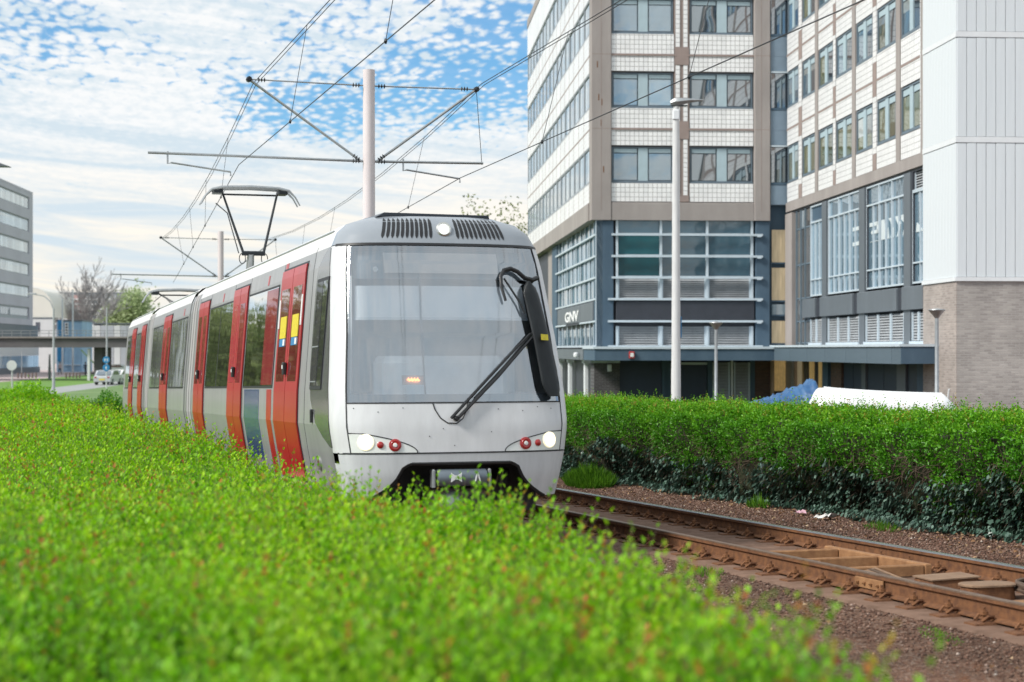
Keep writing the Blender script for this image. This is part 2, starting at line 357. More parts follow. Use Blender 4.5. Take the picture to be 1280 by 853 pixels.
M['gravel'] = gravel_mat('track_gravel', [(.06, .028, .018), (.15, .075, .048), (.20, .12, .08), (.11, .056, .037), (.30, .22, .17)], 45, .9)
far_turf(M['gravel'])
M['paving'] = mat('pink_grey_paving', (.42, .34, .33), .9, var=.12, scale=.4)
M['asphalt'] = mat('grey_asphalt', (.30, .31, .31), .9, var=.12, scale=.5)
M['lawn'] = mat('lawn_green', (.085, .20, .025), .95, c2=(.15, .27, .05), scale=.35, bump=.5, bscale=6)
M['lawn_far'] = mat('verge_green', (.09, .17, .045), .95, c2=(.16, .24, .09), scale=.3, bump=.5, bscale=6)
ys = [-60, -20, -5, 0, 4, 8, 12, 16, 20, 25, 30, 40, 50, 57, 60, 64, 68, 74, 82, 95, 120, 160, 220, 300, 500, 900, 1800, 4000]
tag(ground_sheet('ground', [-3000, -600, -200, -100, -50, -25, -10, 0, 10, 20, 30, 50, 100, 300, 900, 3000], ys, 0, M['gravel'], 0), kind='structure')
yv = [60, 64, 68, 74, 82, 95, 120, 160, 220, 300, 420]
tag(ground_sheet('lawn', [-25.8, -14, -3.5], [30, 40, 50, 57]+yv, .006, M['lawn_far']), kind='structure')
tag(ground_sheet('road', [-30, -28, -25.8], yv, .010, M['asphalt']), kind='structure')
tag(ground_sheet('lawn', [-40.5, -35, -30], yv, .006, M['lawn']), kind='structure')
tag(ground_sheet('pavement', [-90, -60, -40.5], yv, .010, M['paving']), kind='structure')
tag(ground_sheet('pavement', [17.5, 24, 60], [30, 40, 50, 57, 60, 64, 68, 74, 82, 100, 140], .008, M['paving'], -.068), kind='structure')

# ------------------------------------------------------------------ tracks
X0T, X0R = 5.26, 8.72                            # centre lines of the tram's track and of the free track
def rail_mesh(L0, L1, head):
    # flat-bottomed rail: foot, web, head; top of head at z=0
    prof = [(-.07, -.172), (.07, -.172), (.07, -.160), (.012, -.142), (.010, -.05), (.036, -.038), (.037, -.012), (.030, -.002), (-.030, -.002), (-.037, -.012), (-.036, -.038), (-.010, -.05), (-.012, -.142), (-.07, -.160)]
    mb = MB(); n = 80
    rows = [[(x+bendx(L0+(L1-L0)*i/n, head), L0+(L1-L0)*i/n, z) for x, z in prof+prof[:1]] for i in range(n+1)]
    mb.grid(rows); return mb.mesh('rail', M['rust'], False)
def bendx(L, on):
    Y = L*TY.y
    if not on: return 0
    d = max(0, 18.2-Y); return -(.06*d*d if d < 3.1 else .06*3.1**2+.372*(d-3.1))
def make_track(xc, L0, L1, label, detailed):
    t = track_empty(thing('railway_track', label, 'railway track', group='parallel tram tracks'), TW(xc, 0, 0))
    sl = MB()
    w = 1.12 if detailed else .92
    bent = not detailed; rows = []
    for i in range(80):
        y = L0+(L1-L0)*i/79; j = .03*math.sin(i*2.3); bx_ = bendx(y, bent)
        rows.append([(bx_+a, b, c) for a, b, c in ((-w+j-.10, y, -.27), (-w+j, y, -.194), (-.5, y, -.190), (0, y, -.192), (.5, y, -.190), (w-.03*math.cos(i*1.7), y, -.196), (w+.1, y, -.27))])
    sl.grid(rows).build('track_slab', M['slab'], t, True)
    me = rail_mesh(L0, L1, bent)
    for s in (-1, 1):
        r = mk('rail', me, t, (s*.755, 0, 0))
        MB().grid([[(u+bendx(L0+(L1-L0)*i/80, bent), L0+(L1-L0)*i/80, z) for u, z in ((-.039, -.010), (-.034, .0012), (.034, .0012), (.039, -.010))] for i in range(81)]).build('worn_running_surface', M['railhead' if s > 0 else 'railhead_dull'], r)
    if detailed:
        # one fastener: ribbed base plate, clip arms, coil and bolt
        f = MB()
        f.add([(-.24, -.09, -.194), (.24, -.09, -.194), (.24, .09, -.194), (-.24, .09, -.194), (-.11, -.075, -.166), (.11, -.075, -.166), (.11, .075, -.166), (-.11, .075, -.166),
               (-.24, -.085, -.180), (.24, -.085, -.180), (.24, .085, -.180), (-.24, .085, -.180)],
              [(0, 1, 9, 5, 4, 8), (2, 3, 11, 7, 6, 10), (4, 5, 6, 7), (8, 4, 7, 11), (5, 9, 10, 6), (1, 2, 10, 9), (3, 0, 8, 11)])
        for s in (-1, 1):
            f.lathe([(.02, 0), (.02, .05), (.033, .05), (.033, .078), (.015, .078), (.015, .11)], (s*.115, 0, -.172), n=6)
            f.path([(s*.165, -.05, -.165), (s*.12, -.065, -.128), (s*.065, -.05, -.132), (s*.055, 0, -.146), (s*.065, .05, -.132), (s*.12, .065, -.128), (s*.165, .05, -.165)], .015, 5)
        fm = f.mesh('rail_fastener', M['rust'])
        k = 0; y = 11.2
        while y < 34:
            for s in (-1, 1): mk('rail_fastener', fm, t, (s*.755+RNG.normal(0, .004), y+RNG.normal(0, .012), 0), RNG.normal(0, .05))
            y += .545
        fp = MB()
        for s in (-1, 1):
            fp.bbox(s*.031-.012, s*.031+.012, 15.65, 16.15, -.135, -.045, .006)
            for q in range(4): fp.lathe([(.016, 0), (.016, .018), (.008, .018), (.008, .03)], (s*.043, 15.72+q*.12, -.09), (s, 0, 0), 6)
        fp.build('fishplate', M['rustlight'], t, loc=(-.755, .55, 0))
    return t
make_track(X0T, -20, 62, 'track under the tram, mostly hidden by the near hedge', False)
free_track = make_track(X0R, -20, 62, 'empty rusty track with bolted rail clips between tram and ivy hedge', True)

# trackside equipment lying between the rails
def on_slab(X0, Y): return TW(X0, Y, -.19)
lad = track_empty(thing('ladder_frame', 'rusty ladder-shaped steel frame lying between the rails', 'steel frame'), on_slab(8.72, 17.75))
def beam(n, x0, x1, y0, y1, z0=.0, z1=.12):
    MB().bbox(x0, x1, y0, y1, z0, z1, .012).build(n, M['rustlight'], lad)
beam('side_beam', -.58, -.50, -1.05, 1.0); beam('side_beam', .42, .50, -1.0, 1.1)
for y in (-1.0, -.1, .75): beam('cross_beam', -.496, .416, y, y+.07, .01, .115)
MB().path([(-.62, -.85, .0), (-.63, -.85, .12), (-.60, -.80, .16), (-.56, -.75, .14), (-.55, -.72, .03)], .014, 6).build('hook', M['rustlight'], lad, True)
bx = track_empty(thing('track_equipment_box', 'flat angular brown metal box beside the round-lidded one between the rails', 'equipment box'), on_slab(8.86, 16.0))
MB().add([(-.27, -.20, 0), (.24, -.20, 0), (.27, .22, 0), (-.23, .22, 0), (-.24, -.17, .085), (.22, -.17, .10), (.25, .19, .10), (-.21, .19, .085)],
         [(0, 1, 5, 4), (1, 2, 6, 5), (2, 3, 7, 6), (3, 0, 4, 7), (4, 5, 6, 7)]).build('box_body', M['rust'], bx)
MB().add([(-.26, -.19, .087), (.24, -.19, .102), (.27, .21, .102), (-.23, .21, .087), (-.26, -.19, .099), (.24, -.19, .114), (.27, .21, .114), (-.23, .21, .099)],
         [(0, 1, 5, 4), (1, 2, 6, 5), (2, 3, 7, 6), (3, 0, 4, 7), (4, 5, 6, 7)]).build('box_lid', M['lid'], bx)
rb = track_empty(thing('track_equipment_box', 'brown metal box with a rounded lid between the rails', 'equipment box'), on_slab(8.74, 15.15))
def stadium(w, d, z, n=9):
    p = []
    for s in (1, -1):
        for i in range(n):
            a = -math.pi/2+math.pi*i/(n-1); p.append((s*(w/2-d/2*.7+math.cos(a)*d/2*.7), s*math.sin(a)*d/2, z))
    return p
s1, s2 = stadium(.48, .30, 0), stadium(.46, .28, .12); n = len(s1)
MB().add(s1+s2, [(i, (i+1) % n, n+(i+1) % n, n+i) for i in range(n)]+[tuple(range(n, 2*n))]).build('box_body', M['rust'], rb)
s1, s2, s3 = stadium(.50, .32, .116), stadium(.50, .32, .130), stadium(.47, .29, .138)
MB().add(s1+s2+s3, [(k+i, k+(i+1) % n, k+n+(i+1) % n, k+n+i) for k in (0, n) for i in range(n)]+[tuple(range(2*n, 3*n)), tuple(range(n-1, -1, -1))]).build('box_lid', M['lid'], rb)
jb = track_empty(thing('junction_box', 'low rusty junction box with cables entering both ends', 'junction box'), on_slab(8.66, 14.2))
MB().bbox(-.28, .22, -.10, .10, 0, .10, .02).build('box_body', M['rustlight'], jb)
for y in (-.05, .05): MB().path([(-.27, y, .05), (-.40, y*1.5, .06), (-.5, y*2-.05, .0), (-.58, y-.1, -.01)], .014, 6).build('cable_end', M['cable'], jb, True)
for k in range(2): MB().path([(.21, -.03+.06*k, .05), (.34, -.05+.1*k, .07), (.45, .06*k-.1, .02), (.62, -.1+.15*k, .0), (.75, -.06, .0)], .015, 6).build('cable_end', M['cable'], jb, True)
cl = track_empty(thing('cable_coil', 'coil of dusty cable lying against the far rail', 'cable'), on_slab(9.18, 15.0))
pts = []
for i in range(90):
    a = i*.42; pts.append((.20*math.cos(a)*(1+.12*math.sin(a*.37))+.02*math.sin(i*.9), .38*math.sin(a)*(1+.1*math.cos(a*.23)), .03+.05*abs(math.sin(a*.5+i*.05))+.0008*i))
MB().path(pts, .017, 6).build('cable_loops', M['cable'], cl, True)
cb = track_empty(thing('cable_bundle', 'short bundle of pale cables bent over the slab beside the angular box', 'cable'), on_slab(8.42, 16.35))
for k in range(4):
    MB().path([(-.22+.03*k, .25, .05), (-.10+.04*k, .1, .10+.01*k), (.02+.05*k, -.12, .05), (.14+.05*k, -.3, .015)], .013, 6).build('cable', M['lid' if k % 2 else 'cable'], cb, True)

# ------------------------------------------------------------------ the tram
YTIP = 18.6
TP = TW(X0T-.075, YTIP, 0)
tram = track_empty(thing('light_rail_tram', 'silver and red light rail tram with headlights on beside the hedge', 'tram'), TP)
tram.matrix_world = tram.matrix_world @ Matrix.Rotation(-.08/27, 4, 'Z')
ZS = [.46, .94, 1.23, 1.47, 1.8, 2.2, 2.6, 2.95, 3.2, 3.36, 3.46, 3.53]
def lin(z, tab):
    for (a, p), (b, q) in zip(tab, tab[1:]):
        if z <= b: return p+(q-p)*max(0, (z-a))/(b-a)
    return tab[-1][1]
WT = [(.40, 1.18), (.94, 1.28), (1.23, 1.325), (1.6, 1.315), (3.0, 1.20), (3.2, 1.165), (3.36, 1.09), (3.46, .97), (3.53, .76), (3.6, .6)]
ST = [(.40, .10), (.70, .02), (.94, 0), (1.23, .02), (1.47, .07), (2.2, .26), (3.0, .56), (3.2, .65), (3.36, .72), (3.46, .80), (3.53, .92), (3.6, 1.2)]
def w_(z): return lin(z, WT)
def s_(z): return lin(z, ST)
NE, DD = 2.7, .52
def yf(x, z):
    r = min(abs(x)/w_(z), 1.0); return s_(z)+DD*(1-(1-r**NE)**(1/NE))
def fpt(x, z, off=0.0):
    if off == 0: return Vector((x, yf(x, z), z))
    e = 1e-3; x2 = max(-w_(z)*.9985, min(w_(z)*.9985, x))
    gx = (yf(x2+e*.5, z)-yf(x2-e*.5, z))/e; gz = (yf(x2*1, z+.02)-yf(x2, z-.02))/.04
    nrm = Vector((gx, -1, gz)).normalized(); return Vector((x, yf(x, z), z))+nrm*off
def wrap(q, z, off=0.0):                        # q in [-1,1] around the nose, +-1 where the straight side begins
    a = abs(q)*math.pi/2; x = math.copysign(w_(z)*math.sin(a)**(2/NE), q) if q else 0.0
    return Vector((x, s_(z)+DD*(1-max(0, math.cos(a))**(2/NE)), z))
QP = math.asin(.90**(NE/2))/(math.pi/2)         # where windscreen meets pillar
def front_patch(name, m, zs, xl, xr, nx, off, parent=tram, smooth=True):
    rows = [[fpt(xl(z)+(xr(z)-xl(z))*i/nx, z, off) for i in range(nx+1)] for z in zs]
    return MB().grid(rows).build(name, m, parent, smooth)
def frange(a, b, n): return [a+(b-a)*i/n for i in range(n+1)]
# front panel, windscreen, pillars, roof front
front_patch('front_panel', M['tram_white'], frange(.945, 1.472, 8), lambda z: -.9*w_(z), lambda z: .9*w_(z), 40, 0)
ws = front_patch('windscreen', M['windscreen'], frange(1.475, 3.195, 80), lambda z: -.9*w_(z), lambda z: .9*w_(z), 120, -.004)
for s in (-1, 1):
    rows = [[wrap(s*(QP+(1-QP)*i/10), z) for i in range(11)] for z in frange(.945, 3.195, 20)]
    MB().grid(rows).build('pillar', M['tram_white'], tram, True)
zr = [3.205, 3.25, 3.3, 3.36, 3.41, 3.46, 3.50, 3.53]
rows = [[wrap(q, z) for q in frange(-1, 1, 60)] for z in zr]
rows.append([Vector((p.x*.4, p.y+.5, 3.57)) for p in rows[-1]])
MB().grid(rows).build('roof_front', M['tram_roof'], tram, True)
rows = [[wrap(q, z) for q in frange(-1, 1, 60)] for z in (3.19, 3.21)]
front_patch('windscreen_top_seal', M['black'], [3.185, 3.212], lambda z: -.985*w_(z), lambda z: .985*w_(z), 50, .006)
front_patch('windscreen_bottom_seal', M['seam'], [1.466, 1.480], lambda z: -.9*w_(z), lambda z: .9*w_(z), 40, .004)
for s in (-1, 1):
    front_patch('pillar_seam', M['seam'], frange(.945, 3.19, 16), lambda z: s*.9*w_(z)-.006, lambda z: s*.9*w_(z)+.006, 1, .004)
front_patch('bumper_seam', M['seam'], [.936, .952], lambda z: -.985*w_(z), lambda z: .985*w_(z), 50, .003)
# bumper skirt with the coupler opening, and its dark lip
def xo(z): return .64+.34*max(0, (.84-z)/.38)**2.2-.10*max(0, (z-.77)/.065)**2 if z < .84 else 0
zsk = [.46, .50, .56, .62, .68, .74, .79, .82, .835]
for s in (-1, 1):
    rows = [[fpt(s*(xo(z)+(.9*w_(z)-xo(z))*i/10), z) for i in range(11)] + [wrap(s*(QP+(1-QP)*i/8), z) for i in range(1, 9)] for z in zsk]
    for r in rows:
        pass
    o = MB().grid(rows).build('bumper', M['tram_bumper'], tram, True)
    MB().path([fpt(s*xo(z), z)+Vector((0, .015, 0)) for z in zsk], .022, 6).build('opening_lip', M['black'], tram, True)
rows = [[fpt(.985*w_(z)*(-1+2*i/40), z) for i in range(41)] for z in (.835, .86, .90, .938)]
MB().grid(rows).build('bumper', M['tram_bumper'], tram, True)
MB().path([fpt(-.54+1.08*i/12, .835)+Vector((0, .015, 0)) for i in range(13)], .024, 6).build('opening_lip', M['black'], tram, True)
MB().box(-1.1, 1.1, .9, 1.0, .25, 1.2).build('underframe_bulkhead', M['black'], tram)
MB().box(-1.1, 1.1, .25, .9, .86, .93).build('underframe_ceiling', M['black'], tram)
for (x, z) in ((-.62, .66), (.62, .66)): MB().bbox(x-.07, x+.07, .55, .75, z-.08, z+.08, .02).build('underframe_bracket', M['blackmetal'], tram)
# coupler
cp = mk('coupler', MB().bbox(-.30, .30, .12, .55, .20, .56, .04).mesh('coupler_head', M['blackmetal']), tram)
M['coupler'] = mat('coupler_brown', (.13, .09, .08), .6, .3, bump=.3)
cp.data.materials[0] = M['coupler']
MB().lathe([(.02, -.27), (.085, -.27), (.092, -.255), (.092, .255), (.085, .27), (.02, .27)], (0, .05, .68), (1, 0, 0), 20).build('coupler_cover', mat('blue_grey_cover', (.14, .17, .20), .35, .2), cp, True)
for s in (-1, 1): MB().bbox(s*.305-.02, s*.305+.02, .0, .12, .58, .77, .012).build('coupler_end_plate', M['steel'], cp)
MB().lathe([(.14, 0), (.12, .05), (.07, .08), (0.01, .09)], (-.10, .13, .40), (0, -1, 0), 18).build('coupler_cone', M['steel'], cp, True)
MB().lathe([(.13, 0), (.13, .01), (.10, .012), (.10, -.05)], (.19, .118, .38), (0, -1, 0), 18).build('coupler_funnel', M['black'], cp, True)
bow = [(-.06, .05), (-.015, .022), (.015, .022), (.06, .05), (.052, 0), (.06, -.05), (.015, -.022), (-.015, -.022), (-.06, -.05), (-.052, 0)]
MB().prism([(x-.075, z+.685) for x, z in bow], -.052, -.040).build('bow_tie_mark', M['whitefilm'], cp)
MB().prism([(.125, .64), (.15, .735), (.165, .735), (.19, .64), (.176, .64), (.1575, .712), (.139, .64)], -.052, -.040).build('arrow_mark', M['whitefilm'], cp)
M['headlight_bowl'] = mat('headlight_bowl_lit', (.95, .86, .62), .3, emit=.45)
# headlight clusters
for s in (-1, 1):
    g = front_patch('headlight_cover', M['lens'], frange(.953, 1.15, 8), lambda z: s*(.895*w_(z)) if s < 0 else .48+.62*max(0, (z-.953)/.2)**2.0*.9+.0, lambda z: (-.48-.62*max(0, (z-.953)/.2)**2.0*.9) if s < 0 else .895*w_(z), 14, .003)
    cur = [fpt(s*(.48+.62*((z-.953)/.2)**2*.9), z, .004) for z in frange(.953, 1.152, 12)]+[fpt(s*.895*w_(1.155), 1.158, .004)]
    MB().path(cur, .006, 5).build('cover_seam', M['seam'], tram)
    def disc(name, x, z, prof, m, par, n=20):
        p = fpt(x, z, .004); nn = (fpt(x, z, .05)-fpt(x, z, .0)).normalized()
        return MB().lathe(prof, p, nn, n).build(name, m, par, True)
    hl = disc('headlight', s*1.01, 1.063, [(.088, -.02), (.088, .006), (.072, .012)], M['headlight_bowl'], tram)
    disc('headlight_glass', s*1.01, 1.063, [(.074, .010), (.055, .024), (.02, .03), (.002, .031)], M['headlight'], hl)
    disc('indicator_lamp', s*.865, 1.035, [(.036, -.01), (.036, .010), (.02, .02), (.002, .022)], M['redlens'], tram)
    tl = disc('tail_lamp', s*.715, 1.032, [(.066, -.01), (.066, .012), (.056, .016)], M['redlens'], tram)
    disc('lamp_rim', s*.715, 1.032, [(.05, .012), (.045, .024), (.03, .02)], M['redlens'], tl)
    disc('lamp_core', s*.715, 1.032, [(.026, .015), (.02, .028), (.002, .03)], M['lens'], tl)
# roof vents, lamp, cap
for s in (-1, 1):
    for k in range(11):
        xa = s*(.095+.0535*k+.06)
        rows = []
        for z in frange(3.265, 3.50, 8):
            t = (z-3.265)/.235; hw = .0175*min(1, math.sqrt(max(0.02, 1-(2*t-1)**6)))
            rows.append([fpt(xa*(1-.10*t)+hw*q, z, .004) for q in (-1, 0, 1)])
        MB().grid(rows).build('vent_slot', M['black'], tram, True)
p = fpt(0, 3.37, 0)
rl = MB().lathe([(.085, -.06), (.085, .02), (.068, .03), (.064, .01)], p, (0, -1, .25), 24).build('roof_lamp', M['chrome'], tram, True)
MB().lathe([(.066, .006), (.05, .03), (.02, .042), (.003, .044)], p, (0, -1, .25), 20).build('lamp_glass', mat('roof_lamp_glass', (.9, .93, .9), .1, emit=.5), rl, True)
MB().add([(-.68, 1.05, 3.53), (.62, 1.05, 3.53), (.66, 1.9, 3.53), (-.72, 1.9, 3.53), (-.60, 1.02, 3.575), (.60, 1.02, 3.565), (.62, 1.9, 3.59), (-.62, 1.9, 3.59)],
         [(0, 1, 5, 4), (1, 2, 6, 5), (2, 3, 7, 6), (3, 0, 4, 7), (4, 5, 6, 7)]).build('roof_cap', mat('roof_cap_dark_grey', (.075, .085, .10), .4), tram)
for (x, z) in ((-1.12, 1.42), (-.88, 1.38), (-.62, 1.42), (.42, 1.40), (.70, 1.38), (1.05, 1.40), (.88, 1.42), (-.35, 1.12), (-.08, 1.02), (.33, 1.16), (-.2, 1.2)):
    disc('panel_screw', x, z, [(.006, 0), (.004, .003)], M['seam'], tram, 8)
# wiper: two parallel arms from the dished pivot in the front panel to the blade
piv = fpt(-.06, 1.30, .03)
cur = [fpt(x-.15, z, .004) for x, z in ((-.15, 1.468), (-.13, 1.40), (-.075, 1.31), (.0, 1.258), (.10, 1.252), (.17, 1.305), (.215, 1.39), (.23, 1.468))]
MB().path(cur, .0065, 5).build('pivot_seam', M['seam'], tram, True)
wp = MB().lathe([(.03, -.03), (.03, .02), (.018, .03)], piv, (0, -1, 0), 12).build('wiper', M['black'], tram, True)
MB().path([fpt(-.12, 1.30, .05), fpt(.36, 1.76, .07), fpt(.84, 2.20, .05)], [.017, .015, .011], 6).build('wiper_arm', M['black'], wp, True)
MB().path([fpt(-.04, 1.305, .05), fpt(.42, 1.73, .07), fpt(.88, 2.18, .05)], [.019, .018, .012], 6).build('wiper_arm', M['black'], wp, True)
MB().path([fpt(.16, 1.52, .015), fpt(.54, 1.87, .02), fpt(.93, 2.26, .015)], [.008, .010, .008], 6).build('wiper_blade', M['black'], wp, True)
# hooked tube at the upper corner and the black mirror pod with its sticker
MB().path([fpt(x, z, .045) for x, z in ((1.03, 2.83), (.95, 2.80), (.86, 2.82), (.78, 2.89), (.70, 2.92), (.62, 2.90), (.575, 2.83), (.57, 2.71), (.60, 2.56))], [.027, .027, .026, .026, .027, .025, .022, .018, .015], 8).build('mirror_arm', M['black'], tram, True)
MB().path([fpt(x, z, .045) for x, z in ((.61, 2.81), (.68, 2.69), (.76, 2.55), (.81, 2.42))], .012, 6).build('mirror_stay', M['black'], tram, True)
M['mirror'] = mat('mirror_pod_black', (.010, .012, .014), .45, spec=.25, c2=(.02, .024, .027), scale=3, stretch=(3, 3, .3))
rows = []
for i, z in enumerate(frange(1.53, 2.80, 18)):
    t = i/18; e = min(1, math.sqrt(max(0, 1-max(0, (t-.86)/.14)**2)))*min(1, .55+t*6)
    xc = 1.045-.165*t; hw = (.115-.025*t)*max(.12, e)
    ring = []
    for k in range(13):
        a = math.pi*2*k/12; b = fpt(max(-1.12, min(1.12, xc+hw*math.cos(a))), z, .07)
        ring.append(Vector((b.x, b.y-.045*math.sin(a)-.01, z)))
    rows.append(ring)
mp_ = MB().grid(rows).build('mirror_pod', M['mirror'], tram, True)
MB().add([fpt(.895, 2.10, .165), fpt(.985, 2.10, .15), fpt(.985, 2.165, .15), fpt(.895, 2.165, .165)], [(0, 1, 2, 3)]).build('yellow_sticker', M['yellow'], mp_)
# cab interior behind the windscreen
MB().box(-1.08, 1.08, 1.62, 1.66, 1.0, 3.3).build('cab_bulkhead', M['cab_int'], tram)
rows = [[fpt(.86*w_(z)*(-1+2*i/20), z, -.10-.9*(1 if k == 0 else 0)) for i in range(21)] for k, z in ((0, 1.56), (1, 1.50))]
MB().grid([[fpt(.86*w_(1.52)*(-1+2*i/20), 1.52, -.03) for i in range(21)], [Vector((1.1*(-1+2*i/20), 1.0, 1.58)) for i in range(21)], [Vector((1.1*(-1+2*i/20), 1.9, 1.45)) for i in range(21)]]).build('dashboard', M['cab_dash'], tram, True)
MB().bbox(-.80, .72, .62, .9, 1.56, 1.98, .08).build('driver_console', M['cab_dash'], tram)
front_patch('sun_blind', M['blind'], frange(2.42, 2.77, 4), lambda z: -.86*w_(z), lambda z: .74*w_(z), 24, -.09)
front_patch('blind_rail', M['cab_dash'], frange(2.39, 2.42, 1), lambda z: -.86*w_(z), lambda z: .74*w_(z), 24, -.08)
front_patch('header_band', M['darkglass'], frange(2.86, 3.19, 4), lambda z: -.895*w_(z), lambda z: .895*w_(z), 24, -.12)
front_patch('destination_display', M['dest'], frange(2.90, 3.13, 4), lambda z: -.70, lambda z: .60, 24, -.06)
for s in (-1, 1): front_patch('screen_border', M['darkglass'], frange(1.48, 2.86, 10), lambda z: s*.885*w_(z)-.05, lambda z: s*.885*w_(z)+.02, 2, -.035)
front_patch('screen_border', M['darkglass'], frange(1.482, 1.57, 3), lambda z: -.895*w_(z), lambda z: .895*w_(z), 24, -.03)
front_patch('number_display', mat('number_display_grey', (.5, .5, .5), .5), frange(1.69, 1.79, 2), lambda z: -.60, lambda z: -.36, 4, -.10)
cur = [fpt(-.54+.011*i, 1.735+(.022 if i % 3 == 1 else (-.012 if i % 3 == 2 else 0)), -.085) for i in range(13)]
MB().path(cur, .008, 5).build('number_digits', M['led'], tram)
MB().lathe([(.028, 0), (.03, .02)], fpt(-.80, 2.93, -.05), (0, -1, .3), 14).build('cab_camera', M['whitefilm'], tram)
MB().path([fpt(-.36, 1.55, -.06), fpt(-.35, 2.3, -.07), fpt(-.31, 2.88, -.07)], .010, 6).build('screen_divider_rod', M['darkglass'], tram)

# --- side: shells of the three sections, doors, windows
BR = [z for z, _ in WT]
def side_rows(y0, y1, z0, z1, off, extra=()):
    zs = sorted(set([z0, z1]+[z for z in BR if z0 < z < z1]+[z for z in extra if z0 < z < z1]))
    return zs, [[Vector((-(w_(z)+off), y0, z)), Vector((-(w_(z)+off), y1, z))] for z in zs]
def side_panel(name, m, y0, y1, z0, z1, off=.008, parent=tram, back=0.0):
    zs, rows = side_rows(y0, y1, z0, z1, off)
    mb = MB().grid(rows)
    _, r2 = side_rows(y0, y1, z0, z1, back)
    for j in (0, 1): mb.grid([[a[j], b[j]] for a, b in zip(rows, r2)])
    mb.grid([[rows[0][0], rows[0][1]], [r2[0][0], r2[0][1]]]); mb.grid([[rows[-1][0], rows[-1][1]], [r2[-1][0], r2[-1][1]]])
    return mb.build(name, m, parent)
def ly(x): return ((8580/(x+35))+.37-YTIP)/.956
zshell = [.46, .7, .94, 1.23, 1.6, 2.2, 3.0, 3.2, 3.28, 3.36, 3.42, 3.46, 3.50, 3.53, 3.56]
def shell(y0, y1, name='body_shell', m='tram_grey', nose=False, inset=0.0):
    lo = MB(); hi = MB()
    def ring(y, zz):
        L = [Vector((-(w_(z)-inset), y if not (nose and y == y0) else s_(z)+DD, z)) for z in zz]
        return L
    za = [z for z in zshell if z <= 3.2]; zb = [z for z in zshell if z >= 3.2]
    for s in (-1, 1):
        ra = [[Vector((s*(w_(z)-inset), (s_(z)+DD) if nose else y0, z)), Vector((s*(w_(z)-inset), y1, z))] for z in za]
        lo.grid(ra)
        rb_ = [[Vector((s*(w_(z)-inset), (s_(z)+DD) if nose else y0, z)), Vector((s*(w_(z)-inset), y1, z))] for z in zb]+[[Vector((0, y0+1.6 if nose else y0, 3.58)), Vector((0, y1, 3.58))]]
        hi.grid(rb_)
        if not nose: lo.add([Vector((s*(w_(z)-inset), y0, z)) for z in za]+[Vector((0, y0, .46)), Vector((0, y0, 3.2))][::-1], [tuple(range(len(za)+2))])
        lo.add([Vector((s*(w_(z)-inset), y1, z)) for z in za]+[Vector((0, y1, 3.2)), Vector((0, y1, .46))], [tuple(range(len(za)+2))])
    o = lo.build(name, M[m], tram); hi.build('roof' if name == 'body_shell' else 'gangway_roof', M['tram_roof_top'], tram, True); return o
e1, j1, e2, j2 = ly(244)-.05, ly(233), ly(187), ly(180)
END = ly(154.5)+.15
shell(0, e1, nose=True); shell(j1, e2); shell(j2, END)
M['gangway'] = mat('gangway_bellows_grey', (.36, .35, .35), .6, var=.08)
for (a, b) in ((e1, j1), (e2, j2)):
    shell(a+.002, b-.002, 'gangway_bellows', 'gangway', inset=.05)
    n = 4
    for k in range(n):
        y = a+(b-a)*(k+.5)/n
        side_panel('bellows_fold', M['tram_grey' if k in (0, 3) else 'gangway'], y-.12, y+.12, .48, 3.3, -.012, back=-.05)
# cab side: dark quarter light and framed window
yb = [(1.0, .62), (1.1, .95), (1.25, 1.3), (1.5, 1.62), (1.8, 1.75), (2.8, 1.80), (3.0, 1.72), (3.12, 1.5), (3.19, 1.28)]
rows = [[Vector((-(w_(z)+.006), max(s_(z)+DD-.02, 0), z)), Vector((-(w_(z)+.006), max(lin(z, yb), s_(z)+DD), z))] for z in [1.0, 1.05, 1.1, 1.18, 1.25, 1.35, 1.5, 1.65, 1.8, 2.2, 2.5, 2.8, 2.9, 3.0, 3.06, 3.12, 3.16, 3.19]]
MB().grid(rows).build('cab_side_panel', M['cab_dark'], tram, True)
cw = side_panel('cab_side_window', M['black'], .99, 1.66, 1.62, 2.86, .016)
side_panel('window_pane', M['cab_glass'], 1.28, 1.63, 1.66, 2.82, .020, cw, .012)
side_panel('window_pane', M['cab_glass'], 1.0, 1.25, 1.66, 2.82, .020, cw, .012)
side_panel('pane_bar', M['steel'], 1.28, 1.63, 1.70, 1.715, .026, cw, .018)
side_panel('pane_bar', M['steel'], 1.28, 1.63, 2.09, 2.105, .026, cw, .018)
MB().bbox(-w_(1.3)-.03, -w_(1.3), 1.46, 1.52, 1.25, 1.40, .01).build('cab_door_handle', M['black'], tram)
sp_ = MB().lathe([(.075, 0), (.075, .012), (.05, .014), (.05, -.03)], (-w_(.8)-.004, 1.42, .80), (-1, 0, -.1), 18).build('socket_flap', M['chrome'], tram, True)
MB().lathe([(.05, .008), (.02, .01)], (-w_(.8)-.006, 1.42, .80), (-1, 0, -.1), 14).build('socket_hole', M['rust'], sp_)
side_panel('body_seam', M['seam'], 2.02, 2.035, .5, 3.25, .002)
